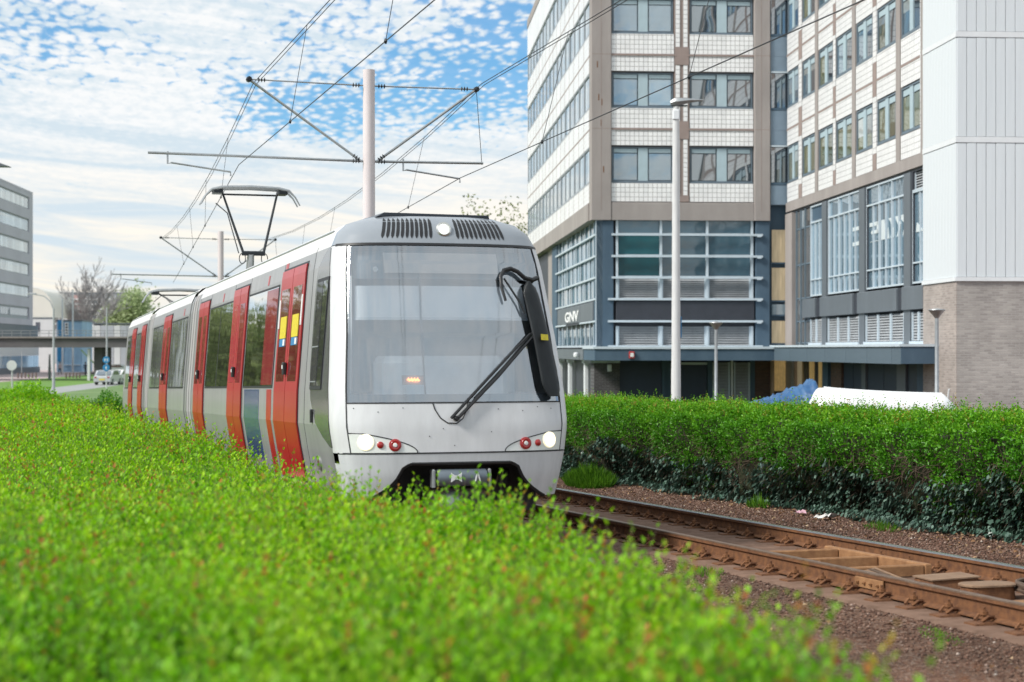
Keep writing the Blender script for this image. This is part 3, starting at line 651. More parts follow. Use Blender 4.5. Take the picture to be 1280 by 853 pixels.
# doors
def door(ya, yb_, posters=False):
    d = side_panel('door', M['black'], ya-.03, yb_+.03, .52, 3.13, .006)
    ym = (ya+yb_)/2
    for k, (a, b) in enumerate(((ya, ym-.012), (ym+.012, yb_))):
        lf = side_panel('door_leaf', M['tram_red'], a, b, .55, 3.10, .022, d, .004)
        side_panel('door_glass', M['tram_red_glass'], a+.12, b-.12, 1.72, 2.86, .026, d, .02)
        if posters:
            side_panel('yellow_notice', M['yellow'], a+.20, b-.20, 2.25, 2.52, .031, d, .024)
            side_panel('blue_notice', M['bluefilm'], a+.22, b-.22, 2.15, 2.245, .031, d, .024)
            side_panel('white_notice', M['whitefilm'], a+.22, a+.34, 2.16, 2.235, .034, d, .028)
            side_panel('white_strip', M['whitefilm'], (a+.02 if k == 0 else b-.085), (a+.085 if k == 0 else b-.02), 2.38, 2.74, .031, d, .02)
    MB().bbox(-w_(1.85)-.07, -w_(1.85)-.02, ym-.05, ym+.05, 1.80, 1.95, .012).build('door_button', M['black'], d)
    MB().bbox(-w_(1.9)-.078, -w_(1.9)-.05, ym-.03, ym+.03, 1.87, 1.92, .008).build('button_light', M['whitefilm'], d)
    MB().bbox(-1.46, -1.15, ya-.05, yb_+.05, .44, .52, .01).build('door_step', M['step'], tram)
DOORS = [(382, 352), (308.3, 290.7), (258.7, 246.7), (211, 202), (178.5, 173.5), (166, 161.5)]
for k, (a, b) in enumerate(DOORS): door(ly(a), ly(b), k == 0)
def sidewin(ya, yb_, n, m='tram_glass'):
    wdw = side_panel('window', M['black'], ya, yb_, 1.64, 2.96, .006)
    for k in range(n):
        a = ya+(yb_-ya)*k/n; b = ya+(yb_-ya)*(k+1)/n
        side_panel('window_pane', M[m], a+.025, b-.025, 1.67, 2.93, .010, wdw, .004)
    return wdw
w1 = sidewin(ly(350)+.12, ly(310), 1)
side_panel('red_reflection', M['tram_red_glass'], ly(350)+.16, ly(350)+1.05, 1.68, 2.92, .013, w1, .008)  # red reflection painted on the window as a coloured panel
sidewin(ly(290), ly(260.3), 2); sidewin(ly(231.5), ly(212), 2); sidewin(ly(201), ly(188), 2); sidewin(ly(172.5), ly(167), 1); sidewin(ly(160.5), ly(156), 1)
side_panel('red_stripe', M['tram_red'], ly(347), ly(341), .5, 1.62, .004)
side_panel('red_stripe', M['tram_red'], ly(356), ly(353), 2.97, 3.2, .004)
side_panel('blue_panel', M['tram_blue'], ly(331), ly(312), .5, 1.62, .004)
for x in (333.5, 276, 226): side_panel('number_plate', M['tram_red'], ly(x), ly(x)+.10, 3.0, 3.13, .004)
for (xa, xb) in ((352, 340),): side_panel('panel_seam', M['seam'], ly(xa)+.02, ly(xa)+.032, .5, 3.2, .002)
for x in (309.5, 289.5, 259.5, 245.5): side_panel('panel_seam', M['seam'], ly(x), ly(x)+.012, .5, 3.2, .002)
# roof details: gutter rail, boxes, underfloor wheels
for (a, b) in ((1.6, e1), (j1, e2), (j2, END)):
    MB().path([(-1.05, a, 3.40), (-1.05, b, 3.40)], .015, 6).build('roof_rail', M['tram_grey'], tram)
for y in (5.0, 9.0, 16.0): MB().bbox(-.55, .55, y, y+2.4, 3.56, 3.66, .05).build('roof_box', M['tram_roof_top'], tram)
MB().box(-1.12, 1.12, 1.0, END-.3, .30, .50).build('underframe', M['black'], tram)
for y in (3.0, 4.8, 12.6, 14.4, 24.5, 26.3):
    for s in (-1, 1): MB().lathe([(.02, -.06), (.33, -.06), (.33, .05), (.36, .05), (.36, .08), (.02, .08)], (s*.755, y, .335), (-s, 0, 0), 20).build('wheel', M['rust'], tram, True)
# pantographs
def pantograph(y, h, name='pantograph', sc=1.0):
    base = MB().bbox(-.35, .35, -.3, .3, 0, .08, .02).build('pantograph', M['steel'], tram, loc=(.12, y, 3.58))
    zk, yk = min(.62, h*.42), -.75
    MB().path([(0, .1, .06), (-.04, yk*.2, zk*.55), (-.05, yk*.45, zk)], [.085, .075, .065], 10).build('lower_arm', M['steel'], base, True)
    MB().tube((-.22, yk*.45, zk), (.22, yk*.45, zk), .045).build('knee_shaft', M['blackmetal'], base)
    for s in (-1, 1):
        MB().path([(s*.17+.0, yk*.45, zk), (-.42 if s < 0 else .62, .1, h-.10)] if False else [(s*.19, yk*.45, zk), (s*.53, .1, h-.10)], [.026, .021], 8).build('upper_arm', M['blackmetal'], base, True)
        MB().path([(s*.21+.06*math.cos(a*.5236), yk*.45, zk-.10+.10*math.sin(a*.5236)) for a in range(13)], .009, 5).build('spring_loop', M['blackmetal'], base)
    MB().tube((-.50, .1, h-.14), (.50, .1, h-.14), .018).build('cross_tube', M['blackmetal'], base)
    MB().path([(-.28, yk*.45, zk), (-.46, -.1, zk+(h-zk)*.6), (-.66, .05, h-.32)], .011, 6).build('control_rod', M['blackmetal'], base, True)
    for yy in (-.03, .23):
        pts = [(-.95, yy, h-.34), (-.86, yy, h-.18), (-.74, yy, h-.06), (-.55, yy, h-.02), (0, yy, h), (.55, yy, h-.02), (.74, yy, h-.06), (.86, yy, h-.18), (.95, yy, h-.34)]
        MB().path(pts, [.014, .016, .028, .034, .036, .034, .028, .016, .014], 8).build('collector_bow', M['steel'], base, True)
    for s in (-1, 1): MB().bbox(s*.62-.09, s*.62+.09, -.06, .26, h-.13, h-.05, .02).build('bow_carrier', M['blackmetal'], base)
    return base
pantograph((33.7+.0-YTIP)/.956, 1.92)
pantograph((49.6-YTIP)/.956-4.2, .62)

# ------------------------------------------------------------------ overhead line
def mast(xm, Ym, label, dz=0.0):
    base = TW(xm, Ym, 0); base.z = float(zrail(Ym))-.22
    t = thing('catenary_mast', label, 'catenary mast', base, math.atan2(TX.y, TX.x), group='catenary masts between the tracks')
    o = .22
    MB().lathe([(.118, -.1), (.112, 3.6), (.104, 7.46), (.0, 7.47)], (0, 0, 0), n=18, capend=False).build('pole', M['pole'], t, True)
    MB().bbox(-.22, .22, -.22, .22, -.02, .06, .03).build('base_plate', M['steel'], t)
    cs = TX.x
    def insul(mb, p, q):
        p, q = Vector(p), Vector(q); d = (q-p).normalized()
        for k in range(3): mb.lathe([(.018, -.012), (.045, 0), (.018, .012)], p+d*(.08+.05*k), d, 10)
    for s, xt, xl in ((-1, -2.02/cs, -3.66/cs), (1, 1.88/cs, 2.0/cs)):
        zl, zt = 5.63+o, 6.98+o
        MB().tube((s*.1, 0, zl), (xl, 0, zl+.03), .023).build('lower_tube', M['steel'], t)
        MB().tube((s*.13, 0, zl-.01), (xt, 0, zt), .023).build('diagonal_tube', M['steel'], t)
        MB().tube((s*.1, 0, zt-.02), (xt, 0, zt), .013).build('tie_rod', M['steel'], t)
        ib = MB(); insul(ib, (s*.1, 0, zl), (xl, 0, zl)); insul(ib, (s*.12, 0, zl-.01), (xt, 0, zt)); insul(ib, (s*.1, 0, zt-.02), (xt, 0, zt)); insul(ib, (xt-s*.35, 0, zt), (xt, 0, zt))
        ib.build('insulator', M['black'], t, True)
        cl_ = MB().lathe([(.03, -.06), (.05, -.05), (.05, .05), (.03, .06)], (xt, 0, zt), (0, 1, 0), 8); cl_.build('wire_clamp', M['blackmetal'], t)
        x0, x1 = ((xl+.33, xl+1.4) if s < 0 else (.62, 1.66))
        MB().path([(x0, 0, zl+.06), (x0, 0, zl-.15), (x0+.06, 0, zl-.13), (x1, 0, zl-.26), (x1, 0, zl-.33)], .017, 6).build('steady_arm', M['steel'], t)
        if s > 0: MB().tube((xl-.02, 0, zl), (xt, 0, zt), .006).build('hanger_wire', M['wire'], t)
    return t
mast(6.99, 31.0, 'catenary mast with two arms rising behind the tram cab')
mast(8.9, 63.0, 'catenary mast farther along, beyond the pantograph')
def wire(name, label, pts, r, droppers=(), top=None, extra=None):
    w = thing(name, label, 'overhead wire', pts[0], group=None)
    P = [Vector(p)-Vector(pts[0]) for p in pts]
    MB().path(P, r, 5).build('wire', M['wire'], w)
    if extra:
        for E in extra: MB().path([Vector(p)-Vector(pts[0]) for p in E], r*.9, 5).build('wire', M['wire'], w)
    for (a, b) in droppers:
        MB().tube(Vector(a)-Vector(pts[0]), Vector(b)-Vector(pts[0]), .0045, n=4).build('dropper', M['wire'], w)
        MB().lathe([(.012, -.03), (.022, 0), (.012, .03)], Vector(a)-Vector(pts[0]), n=6).build('dropper_clip', M['blackmetal'], w)
    return w
def W63(X0, H): p = TW(X0, 63, 0); p.z = float(zrail(63))+H; return p
con_l = lambda Y: TW(4.70, Y, 5.57) if Y <= 31 else TW(4.70, 31, 5.57).lerp(W63(7.2, 5.4), (Y-31)/32)
con_r = lambda Y: TW(8.45+.005*Y, Y, 5.34) if Y <= 31 else TW(8.61, 31, 5.34).lerp(W63(10.6, 5.3), (Y-31)/32)
def mes(x0, x1, h0, sag, Ya=-4, Yb=31):
    def f(Y):
        if Y <= Yb:
            t = (Y-Ya)/(Yb-Ya); return TW(x0, Y, h0-sag*4*t*(1-t)*.0)
        t = (Y-Yb)/(63-Yb); p = TW(x0, Yb, h0).lerp(W63(x1, h0), t); p.z -= sag*4*t*(1-t); return p
    return f
ml_, mr_ = mes(4.95, 6.8, 7.0, .45), mes(8.98, 10.7, 7.0, .45)
SY = [-12, 0, 10, 17, 22, 27, 31, 36, 41, 46, 51, 57, 63]
wire('contact_wire', 'contact wire running low over the roof to the pantograph', [con_l(y) for y in SY], .0075)
wire('messenger_wire', 'upper pair of wires meeting the left tip of the near mast', [ml_(y) for y in SY], .007,
     [(con_l(y), ml_(y)) for y in (14, 20, 26, 36, 42, 48, 54)], extra=[[ml_(y)+Vector((.05, 0, -.02)) for y in SY]])
wire('contact_wire', 'contact wire crossing the office facade above the street lamp', [con_r(y) for y in SY], .0075)
wire('messenger_wire', 'upper pair of wires meeting the right tip of the near mast', [mr_(y) for y in SY], .007,
     [(con_r(y), mr_(y)) for y in (15, 21, 26.5, 36, 42, 48, 54)], extra=[[mr_(y)+Vector((.05, 0, -.02)) for y in SY]])
# ------------------------------------------------------------------ the office buildings on the right
BA = math.atan(.068); BO = Vector((3.36, 75, GZ))
def zc(y): return CAMZ-(y-437)*75/FPX-GZ                      # height above the building's ground, from a row on its front
def fu(x): a = (x-640)/FPX; return (a*75-3.36)/(math.cos(BA)-math.sin(BA)*a)
def wv(x, u):                                                # depth along a face that stands at u
    a = (x-640)/FPX; c, s = math.cos(BA), math.sin(BA)
    return (a*(75+s*u)-3.36-c*u)/(-s-a*c)
M['concrete'] = mat('brown_grey_concrete', (.36, .328, .312), .85, c2=(.27, .243, .232), scale=.8, bump=.25, bscale=40, stretch=(1, 1, .35))
M['beam'] = mat('brown_beam', (.29, .23, .21), .85, var=.12, scale=1.5)
M['navy'] = mat('dark_blue_render', (.045, .085, .13), .7, c2=(.075, .125, .175), scale=1.2, bump=.2, stretch=(1, 1, .4))
M['navy_dark'] = mat('navy_door', (.022, .038, .068), .5, var=.1)
M['slate'] = mat('slate_panel', (.125, .145, .165), .5, var=.1, scale=1.2, stretch=(1, 1, .3))
M['charcoal'] = mat('charcoal_panel', (.035, .040, .052), .5, var=.12)
M['canopy'] = mat('canopy_metal', (.10, .14, .175), .45, var=.06, scale=.5)
M['frame_blue'] = mat('window_frame_blue_grey', (.13, .175, .215), .45)
M['frame_pale'] = mat('window_frame_pale_blue', (.52, .60, .66), .45, var=.06)
M['frame_mid'] = mat('window_frame_mid_grey', (.30, .33, .36), .45)
M['infill'] = mat('window_infill_pale_blue', (.38, .49, .54), .5, var=.06)
M['louvre'] = mat('louvre_grey', (.36, .38, .40), .5, var=.15, scale=2)
M['white_clad'] = mat('white_cladding', (.655, .70, .73), .45, var=.09, scale=1.1, stretch=(2, 2, .1))
M['white_trim'] = mat('white_trim', (.70, .73, .75), .5, var=.05)
M['tile'] = brickmat('white_square_tile', (.86, .86, .86), (.78, .785, .79), (.30, .29, .285), .197, .2, .010, 0.0, .3, bump=.5, dirt=.10)
M['tile_wide'] = brickmat('white_square_tile_fine_joint', (.84, .84, .84), (.78, .78, .785), (.55, .54, .53), .197, .2, .007, 0.0, .3, bump=.5, dirt=.10)
M['brick'] = brickmat('grey_beige_brick', (.43, .40, .375), (.31, .285, .27), (.40, .38, .36), .24, .072, .010, .5, .9, bump=.8, dirt=.2)
M['brick_dark'] = brickmat('dark_brick', (.10, .095, .10), (.065, .06, .065), (.14, .14, .145), .24, .075, .010, .5, .9, bump=.8, dirt=.25)
M['brick_red'] = brickmat('brown_brick', (.16, .085, .065), (.10, .06, .05), (.12, .10, .09), .24, .075, .010, .5, .9, bump=.8, dirt=.25)
M['pane_pale'] = glassmat('pane_with_blind', (.22, .29, .33), .30)
M['pane_dark'] = glassmat('pane_dark', (.035, .045, .055), .42, .02, .02, .5)
M['pane_green'] = glassmat('pane_warm_room', (.15, .16, .085), .26)
M['pane_teal'] = glassmat('pane_teal', (.014, .085, .10), .03)
M['pane_teal2'] = glassmat('pane_curtained', (.065, .13, .17), .10)
M['pane_blue'] = glassmat('pane_blue_grey', (.12, .20, .26), .34)
M['pane_sky'] = glassmat('pane_sky', (.42, .48, .52), .38)
M['pane_brown'] = glassmat('pane_brown_grey', (.13, .125, .12), .2)
M['litpane'] = mat('lit_window', (.46, .37, .24), .4, var=.35, scale=1.4, stretch=(6, 6, .5), emit=.16)
M['litpane2'] = mat('lit_corridor', (.42, .28, .11), .4, var=.5, scale=2.1, stretch=(5, 5, 1.5), emit=.25)
M['tan'] = mat('tan_frame', (.42, .29, .21), .6)
_mc = {}; _br = random.Random(5)
M['blind_cloth'] = glassmat('roller_blind_behind_glass', (.36, .40, .40), .25)
def cbox(key, m, x0, x1, y0, y1, z0, z1, b=0):
    k = (key, m, round(x1-x0, 3), round(y1-y0, 3), round(z1-z0, 3), b)
    if k not in _mc:
        mb = MB()
        (mb.bbox(0, x1-x0, 0, y1-y0, 0, z1-z0, b) if b else mb.box(0, x1-x0, 0, y1-y0, 0, z1-z0)); _mc[k] = mb.mesh(key, M[m])
    return _mc[k], (x0, y0, z0)
class Face:
    # a vertical face of a building: p runs along it, q outwards (positive), z up
    def __init__(s, root, origin, rz): s.root, s.o, s.rz = root, Vector(origin), rz
    def put(s, name, me, p, q, z, par=None):
        c, sn = math.cos(s.rz), math.sin(s.rz)
        return mk(name, me, s.root, (s.o.x+c*p+sn*q, s.o.y+sn*p-c*q, s.o.z+z), s.rz)
    def box(s, name, m, p0, p1, z0, z1, q0, q1, b=0):
        me, _ = cbox(name, m, 0, p1-p0, 0, q1-q0, 0, z1-z0, b)
        return s.put(name, me, p0, q1, z0)
def child(name, me, par, loc): return mk(name, me, par, loc)
def win3(face, p, z, w, h, panes, q=-.10, name='window', infill='infill', frame='frame_blue', top=.22, pier=True, ratio=(.42, .18, .40), sill=True):
    # frame with two panes either side of a solid infill, a light strip over each pane
    key = ('wf', round(w, 2), round(h, 2), frame, sill)
    t = .055
    if key not in _mc:
        mb = MB(); mb.box(0, w, 0, .12, 0, t); mb.box(0, w, 0, .12, h-t, h); mb.box(0, t, 0, .12, t+.001, h-t-.001); mb.box(w-t, w, 0, .12, t+.001, h-t-.001)
        mb.box(-.02, w+.02, -.05 if sill else -.012, .06, -.045, -.002); mb.box(0, w, .13, .16, 0, h); _mc[key] = mb.mesh('window_frame', M[frame])
    f = face.put(name, _mc[key], p, q, z)
    iw = w-2*t; a = t; ws = [iw*r for r in ratio]
    def sub(nm, m, x0, x1, y0, y1, z0, z1):
        me, loc = cbox(nm, m, x0, x1, y0, y1, z0, z1); return child(nm, me, f, loc)
    if pier:
        sub('pane', panes[0], a+.03, a+ws[0]-.03, .04, .06, t+.03, h-t-top*h*.7)
        sub('light_strip', infill, a+.03, a+ws[0]-.03, .035, .06, h-t-top*h*.7+.04, h-t-.02)
        sub('infill_panel', infill, a+ws[0]+.02, a+ws[0]+ws[1]-.02, .01, .06, t+.002, h-t-.002)
        b0 = a+ws[0]+ws[1]
        sub('pane', panes[1], b0+.03, w-t-.03, .04, .06, t+.03, h-t-top*h*.7)
        sub('light_strip', infill, b0+.03, w-t-.03, .035, .06, h-t-top*h*.7+.04, h-t-.02)
    else:
        n = len(panes)
        for i, m in enumerate(panes): sub('pane', m, a+iw*i/n+.03, a+iw*(i+1)/n-.03, .04, .06, t+.03, h-t-.03)
    rv = _br.random()
    if pier and rv < .55:
        hb = (h-2*t)*_br.uniform(.15, .7)
        for x0, x1 in ((a+.03, a+ws[0]-.03), (a+ws[0]+ws[1]+.03, w-t-.03)):
            if _br.random() < .6: sub('roller_blind', 'blind_cloth', x0, x1, .036, .039, h-t-top*h*.7-hb*.7, h-t-top*h*.7)
    return f
def louvre(face, p, z, w, h, q=-.05, pitch=.10, name='louvre', bars=1, m='louvre', fm='frame_pale'):
    key = ('lv', round(w, 2), round(h, 2), pitch, m)
    if key not in _mc:
        mb = MB(); n = max(2, int(h/pitch))
        for i in range(n):
            z0 = h*i/n; mb.add([(0, 0, z0), (w, 0, z0), (w, .07, z0+h/n*.9), (0, .07, z0+h/n*.9), (0, .012, z0-.004), (w, .012, z0-.004)], [(0, 1, 2, 3), (0, 4, 5, 1)])
        _mc[key] = mb.mesh('louvre', M[m])
    o = face.put(name, _mc[key], p, q, z)
    for i in range(bars+1):
        x = (w-.06)*i/max(1, bars); me, loc = cbox('louvre_bar', fm, x, x+.06, -.03, .03, 0, h); child('louvre_bar', me, o, loc)
    return o

ZW = [(zc(227), zc(183)), (zc(133), zc(90)), (zc(40), zc(-3)), (zc(-53), zc(-96))]
ZBAND = zc(264); ZTOP = zc(-150)
# --- tower with the narrow front
tower = thing('office_tower', 'office tower with white tiled bands, brown concrete columns and dark blue lower floors', 'office building', BO, BA)
UL, UR = 0.0, fu(962)
F = Face(tower, (0, 0, 0), 0.0)
DEP = 35.0
MB().box(.25, UR-.03, .32, DEP, ZBAND-.05, ZTOP).build('wall', M['beam'], tower)
MB().box(.35, UR-.03, .9, DEP, 0, ZBAND-.051).build('wall', M['charcoal'], tower)
def col(name, m, x0, x1, z0, z1, q0=-.5, q1=.10, b=.03): return F.box(name, m, fu(x0), fu(x1), z0, z1, q0, q1, b)
col('corner_column', 'concrete', 738.6, 764, ZBAND-.38, ZTOP, -.55, .10)
for x in (752.5,): F.box('column_groove', 'beam', fu(751), fu(751.6), ZBAND, ZTOP, .08, .105)
col('column', 'concrete', 942.5, 962.5, ZBAND-.38, ZTOP, -.5, .10)
F.box('column_groove', 'beam', fu(951), fu(951.6), ZBAND, ZTOP, .08, .105)
F.box('concrete_band', 'concrete', fu(764)+.003, fu(942.5)-.003, ZBAND-.38, zc(253), -.4, .07, .02)
BAY = [(fu(764.3), fu(842.5)), (fu(862), fu(942))]
P0, P1 = fu(842.8), fu(861.7)
for k, (zb, zt) in enumerate(ZW):
    znext = ZW[k-1][1] if k else zc(253)-.05
    zline = zc(161.5) if k == 1 else None
    lo0, hi0 = (ZW[k-1][1]+.05, zb-.06) if k else (zc(252), zb-.06)
    zmid = zc(254) if k == 0 else lo0+(hi0-lo0)*.44
    for (a, b) in BAY:
        if k:
            F.box('tile_spandrel', 'tile', a, b, lo0, zmid-.05, -.25, .0)
            F.box('floor_line', 'beam', a-.1, b+.1, zmid-.045, zmid+.035, -.25, .04)
            F.box('tile_spandrel', 'tile', a, b, zmid+.04, hi0, -.25, .0)
        else: F.box('tile_spandrel', 'tile', a, b, lo0, hi0, -.25, .0)
        left = a < 2
        win3(F, a+.03, zb, b-a-.06, zt-zb, ('pane_pale', 'pane_pale') if left else ('pane_dark', 'pane_dark'))
    if k:
        for xa, xb in ((740, 763.5), (943, 962)): F.box('column_joint', 'beam', fu(xa), fu(xb), zmid-.012, zmid+.012, .09, .104)
    # pier between the bays: two tile strips, a groove, a brown block at the floor
    F.box('pier_block', 'beam', P0+.02, P1-.02, zmid-.42 if k else lo0, zmid+.34, -.25, .03)
    for a, b in ((P0+.05, P0+.25), (P1-.27, P1-.07)): F.box('tile_strip', 'tile', a, b, zmid+.345, (zt+.75), -.25, .01)
    F.box('pier', 'beam', P0, P1, zmid+.345, zt+.76, -.25, -.02)
F.box('tile_spandrel', 'tile', BAY[0][0], BAY[1][1], ZW[-1][1]+.05, ZTOP, -.25, -.002)
MB().add([(-.05, -.02, ZTOP-.003), (UR+.65, -.02, ZTOP-.003), (UR+.65, DEP, ZTOP-.003), (-.05, DEP, ZTOP-.003), (-.05, -.02, ZTOP+.5), (UR+.65, -.02, ZTOP+.5), (UR+.65, DEP, ZTOP+.5), (-.05, DEP, ZTOP+.5)],
         [(0, 1, 5, 4), (1, 2, 6, 5), (2, 3, 7, 6), (3, 0, 4, 7), (4, 5, 6, 7)]).build('roof', M['concrete'], tower)
# rust streaks on the corner column
for x, y in ((745.8, 81), (747.5, 122), (751.3, 128), (750.5, 154), (753.5, 212)):
    F.box('rust_stain', 'rust', fu(x), fu(x)+.045, zc(y+4), zc(y-4), .099, .104)
# long side seen on the left
S = Face(tower, (0, DEP, 0), -math.pi/2)
nb = 16; bw = (DEP-.6)/nb
S.box('wall_plinth_band', 'concrete', 0, DEP-.55, ZBAND-.38, zc(253), -.3, .06)
for k, (zb, zt) in enumerate(ZW):
    lo0 = ZW[k-1][1]+.03 if k else zc(252.5); hi0 = zb-.02; zmid = lo0+(hi0-lo0)*.44
    if k:
        S.box('tile_spandrel', 'tile_wide', 0, DEP-.56, lo0, zmid-.04, -.25, .004)
        S.box('floor_line', 'beam', 0, DEP-.56, zmid-.035, zmid+.035, -.25, .0)
        S.box('tile_spandrel', 'tile_wide', 0, DEP-.56, zmid+.04, hi0, -.25, .004)
    else: S.box('tile_spandrel', 'tile_wide', 0, DEP-.56, lo0, hi0, -.25, .004)
    for i in range(nb):
        win3(S, .02+i*bw, zb, bw-.04, zt-zb, ('pane_sky', 'pane_pale') if (i*7+k*3) % 5 else ('pane_blue', 'pane_sky'), q=-.004, pier=False, frame='frame_mid', sill=False)
    for i in range(nb+1):
        S.box('joint_strip', 'beam', i*bw-.025, i*bw+.025, lo0, hi0, .002, .010)
S.box('tile_spandrel', 'tile_wide', 0, DEP-.56, ZW[-1][1]+.03, ZTOP, -.25, .02)
# lower floors, front: glazing on a grid of rails
ZR = [zc(y) for y in (433, 405.5, 373.8, 346.8, 320, 293, 268)]
F.box('blue_column', 'navy', .22, fu(767), -.1+3.0, ZBAND-.385, -.8, -.02, .02)
F.box('blue_column', 'navy', fu(944.5), fu(962.3), -.1+3.0, ZBAND-.385, -.8, .0, .02)
F.box('recess_back', 'navy', fu(962.5), fu(984)+.32, -.1, ZTOP-.1, -1.2, -.36)
XM = [771.5, 826.5, 884.5, 940.5]
for k in range(3):
    a, b = fu(XM[k])+.05, fu(XM[k+1])-.05
    for j, (z0, z1) in enumerate(((ZR[3], ZR[4]), (ZR[4], ZR[5]), (ZR[5], ZR[6]))):
        me, _ = cbox('window_frame', 'frame_pale', 0, b-a, 0, .04, 0, .05)
        wdw = F.put('window', me, a, -.22, z0+.03)
        me, _ = cbox('pane', ('pane_teal' if k == 0 and j < 2 else 'pane_teal2'), 0, b-a, 0, .03, 0, z1-z0-.12); child('pane', me, wdw, (0, .005, .055))
    louvre(F, a, ZR[2]+.05, b-a, ZR[3]-ZR[2]-.1, -.18, .09)
    louvre(F, a, ZR[0]+.05, b-a, ZR[1]-ZR[0]-.13, -.18, .09)
for x in XM:
    F.box('mullion', 'frame_pale', fu(x)-.05, fu(x)+.05, ZR[2], ZR[6]+.1, -.20, -.06)
    F.box('mullion', 'frame_pale', fu(x)-.05, fu(x)+.05, ZR[0], ZR[1]-.08, -.20, -.06)
for j, z in enumerate(ZR[:6]):
    zz = z if j != 1 else zc(401.5)
    F.box('rail', 'frame_pale', fu(764.5 if j > 2 else 760), fu(953), zz-.055, zz+.035, -.045, .12)
    F.box('rail_bracket', 'frame_pale', fu(946), fu(951), zz-.10, zz-.056, -.02, .16)
F.box('rail', 'frame_blue', fu(764.5), fu(953), ZR[6]+.02, ZR[6]+.07, -.1, .05)
F.box('black_panel', 'charcoal', fu(770), fu(943), zc(401.5)+.04, zc(376.5), -.3, .03, .02)
F.box('glazing_backing', 'charcoal', fu(767), fu(944), ZR[0], ZR[6]+.2, -.6, -.32)
# lower floors, left side: fins, rails, panel with the white sign
def sv(x): return DEP-wv(x, 0.2)
S = Face(tower, (.2, DEP, 0), -math.pi/2)
xs_ = [696.5, 701, 707, 712.5, 718, 723.5, 729, 734.5, 739.5, 744]
for k in range(len(xs_)-1):
    a, b = sv(xs_[k]), sv(xs_[k+1])
    S.box('fin', 'frame_pale', a-.05, a+.05, ZR[0], ZR[6]+.25, -.11, -.07)
    for j, (z0, z1) in enumerate(((ZR[2], ZR[3]), (ZR[3], ZR[4]), (ZR[4], ZR[5]), (ZR[5], ZR[6]+.15), (ZR[0], ZR[1]-.1))):
        me, _ = cbox('window_frame', 'frame_blue', 0, b-a-.12, 0, .04, 0, .05)
        wdw = S.put('window', me, a+.06, -.12, z0+.03)
        half = (b-a-.12)/2
        for h_ in (0, 1):
            me, _ = cbox('pane', 'pane_blue' if (h_+k+j) % 3 else 'pane_teal2', 0, half-.05, 0, .03, 0, z1-z0-.1); child('pane', me, wdw, (h_*half+.025, .005, .055))
for j, z in enumerate(ZR[:6]):
    zz = z if j != 1 else zc(401.5)
    S.box('rail', 'frame_pale', sv(694.5), DEP-.1, zz-.05, zz+.03, -.06, .02)
S.box('blue_column', 'navy', sv(690), sv(696), 3.0, ZBAND-.39, -.6, .0)
S.box('end_wall', 'concrete', sv(683), sv(690)-.003, 0, ZBAND-.39, -.6, -.1)
pm = [697.5, 725.3, 725.8, 741.5]
S.box('grey_panel', 'slate', sv(pm[0]), sv(pm[1]), zc(401.5)+.05, ZR[2]-.10, -.11, .03, .02)
S.box('grey_panel', 'slate', sv(pm[2]), sv(pm[3]), zc(401.5)+.05, ZR[2]-.10, -.11, .03, .02)
S.box('blue_strip', 'frame_pale', DEP-.08, DEP-.02, 2.9, ZBAND-.39, -.3, -.005)
def text_mesh(name, s, h, m, ext=.015):
    c = bpy.data.curves.new(name, 'FONT'); c.body = s; c.size = h*1.42; c.extrude = .006; c.offset = .035; c.resolution_u = 3
    o = bpy.data.objects.new(name, c); COL.objects.link(o); bpy.context.view_layer.update()
    me = bpy.data.meshes.new_from_object(o.evaluated_get(bpy.context.evaluated_depsgraph_get())); bpy.data.objects.remove(o); bpy.data.curves.remove(c)
    me.materials.clear(); me.materials.append(m); me.name = name; return me
EMIT_W = mat('white_sign_letters', (.92, .93, .93), .4, var=.02)
def fit_text(name, s, w, h, m):
    me = text_mesh(name, s, 1.0, m); co = np.array([v.co[:] for v in me.vertices]); lo, hi = co.min(0), co.max(0)
    for v in me.vertices:
        x, y, zz = v.co; v.co = ((x-lo[0])/(hi[0]-lo[0])*w, -zz, (y-lo[1])/(hi[1]-lo[1])*h)
    return me
a, b = sv(707.3), sv(724.6)
S.box('sign_tray', 'charcoal', a+.5, b-.05, ZR[1]+.06, ZR[1]+.16, .031, .06)
S.put('sign_lettering', fit_text('sign_lettering', 'GNV', (b-a)*.98, .50, EMIT_W), a, .045, zc(398.2))
# canopy and ground floor
ZCT, ZCB = 3.5, 2.93
MB().bbox(-.25, fu(968)+.2, -3.5, .6, ZCB, ZCT-.10, .02).build('canopy', M['navy'], tower)
MB().box(-.30, fu(968)+.2, -3.55, .6, ZCT-.099, ZCT).build('canopy_edge', M['frame_pale'], tower)
MB().box(-.27, -.02, .601, 32, ZCB, ZCT-.1).build('side_canopy', M['slate'], tower)
F.box('red_alarm_light', 'redlens', fu(772), fu(772)+.24, 3.02, 3.30, 3.5, 3.62, .03)
F.box('alarm_light_glass', 'whitefilm', fu(772)+.05, fu(772)+.19, 3.08, 3.24, 3.621, 3.64, .02)
mk('security_camera', MB().lathe([(.01, -.12), (.10, -.10), (.13, 0), (.10, .09), (.01, .11)], n=12).mesh('security_camera', M['white_trim'], True), tower, (-.42, 2.0, 3.15))
F.box('brick_pier', 'brick_dark', .1, fu(773.5), 0, ZCB, -1.0, .3)
F.box('wall_lamp', 'white_trim', fu(758), fu(763), 2.45, 2.75, .3, .5, .03)
F.box('pale_lintel', 'frame_pale', -.05, fu(773.5), ZCB-.12, ZCB-.03, .301, .36)
F.box('garage_door', 'navy_dark', fu(774), fu(827), 0, ZCB-.02, -.6, .05)
F.box('door_post', 'navy', fu(827.3), fu(831), 0, ZCB-.02, -.6, .12)
F.box('navy_panel', 'navy', fu(831.2), fu(851.5), 0, ZCB-.02, -.6, .02)
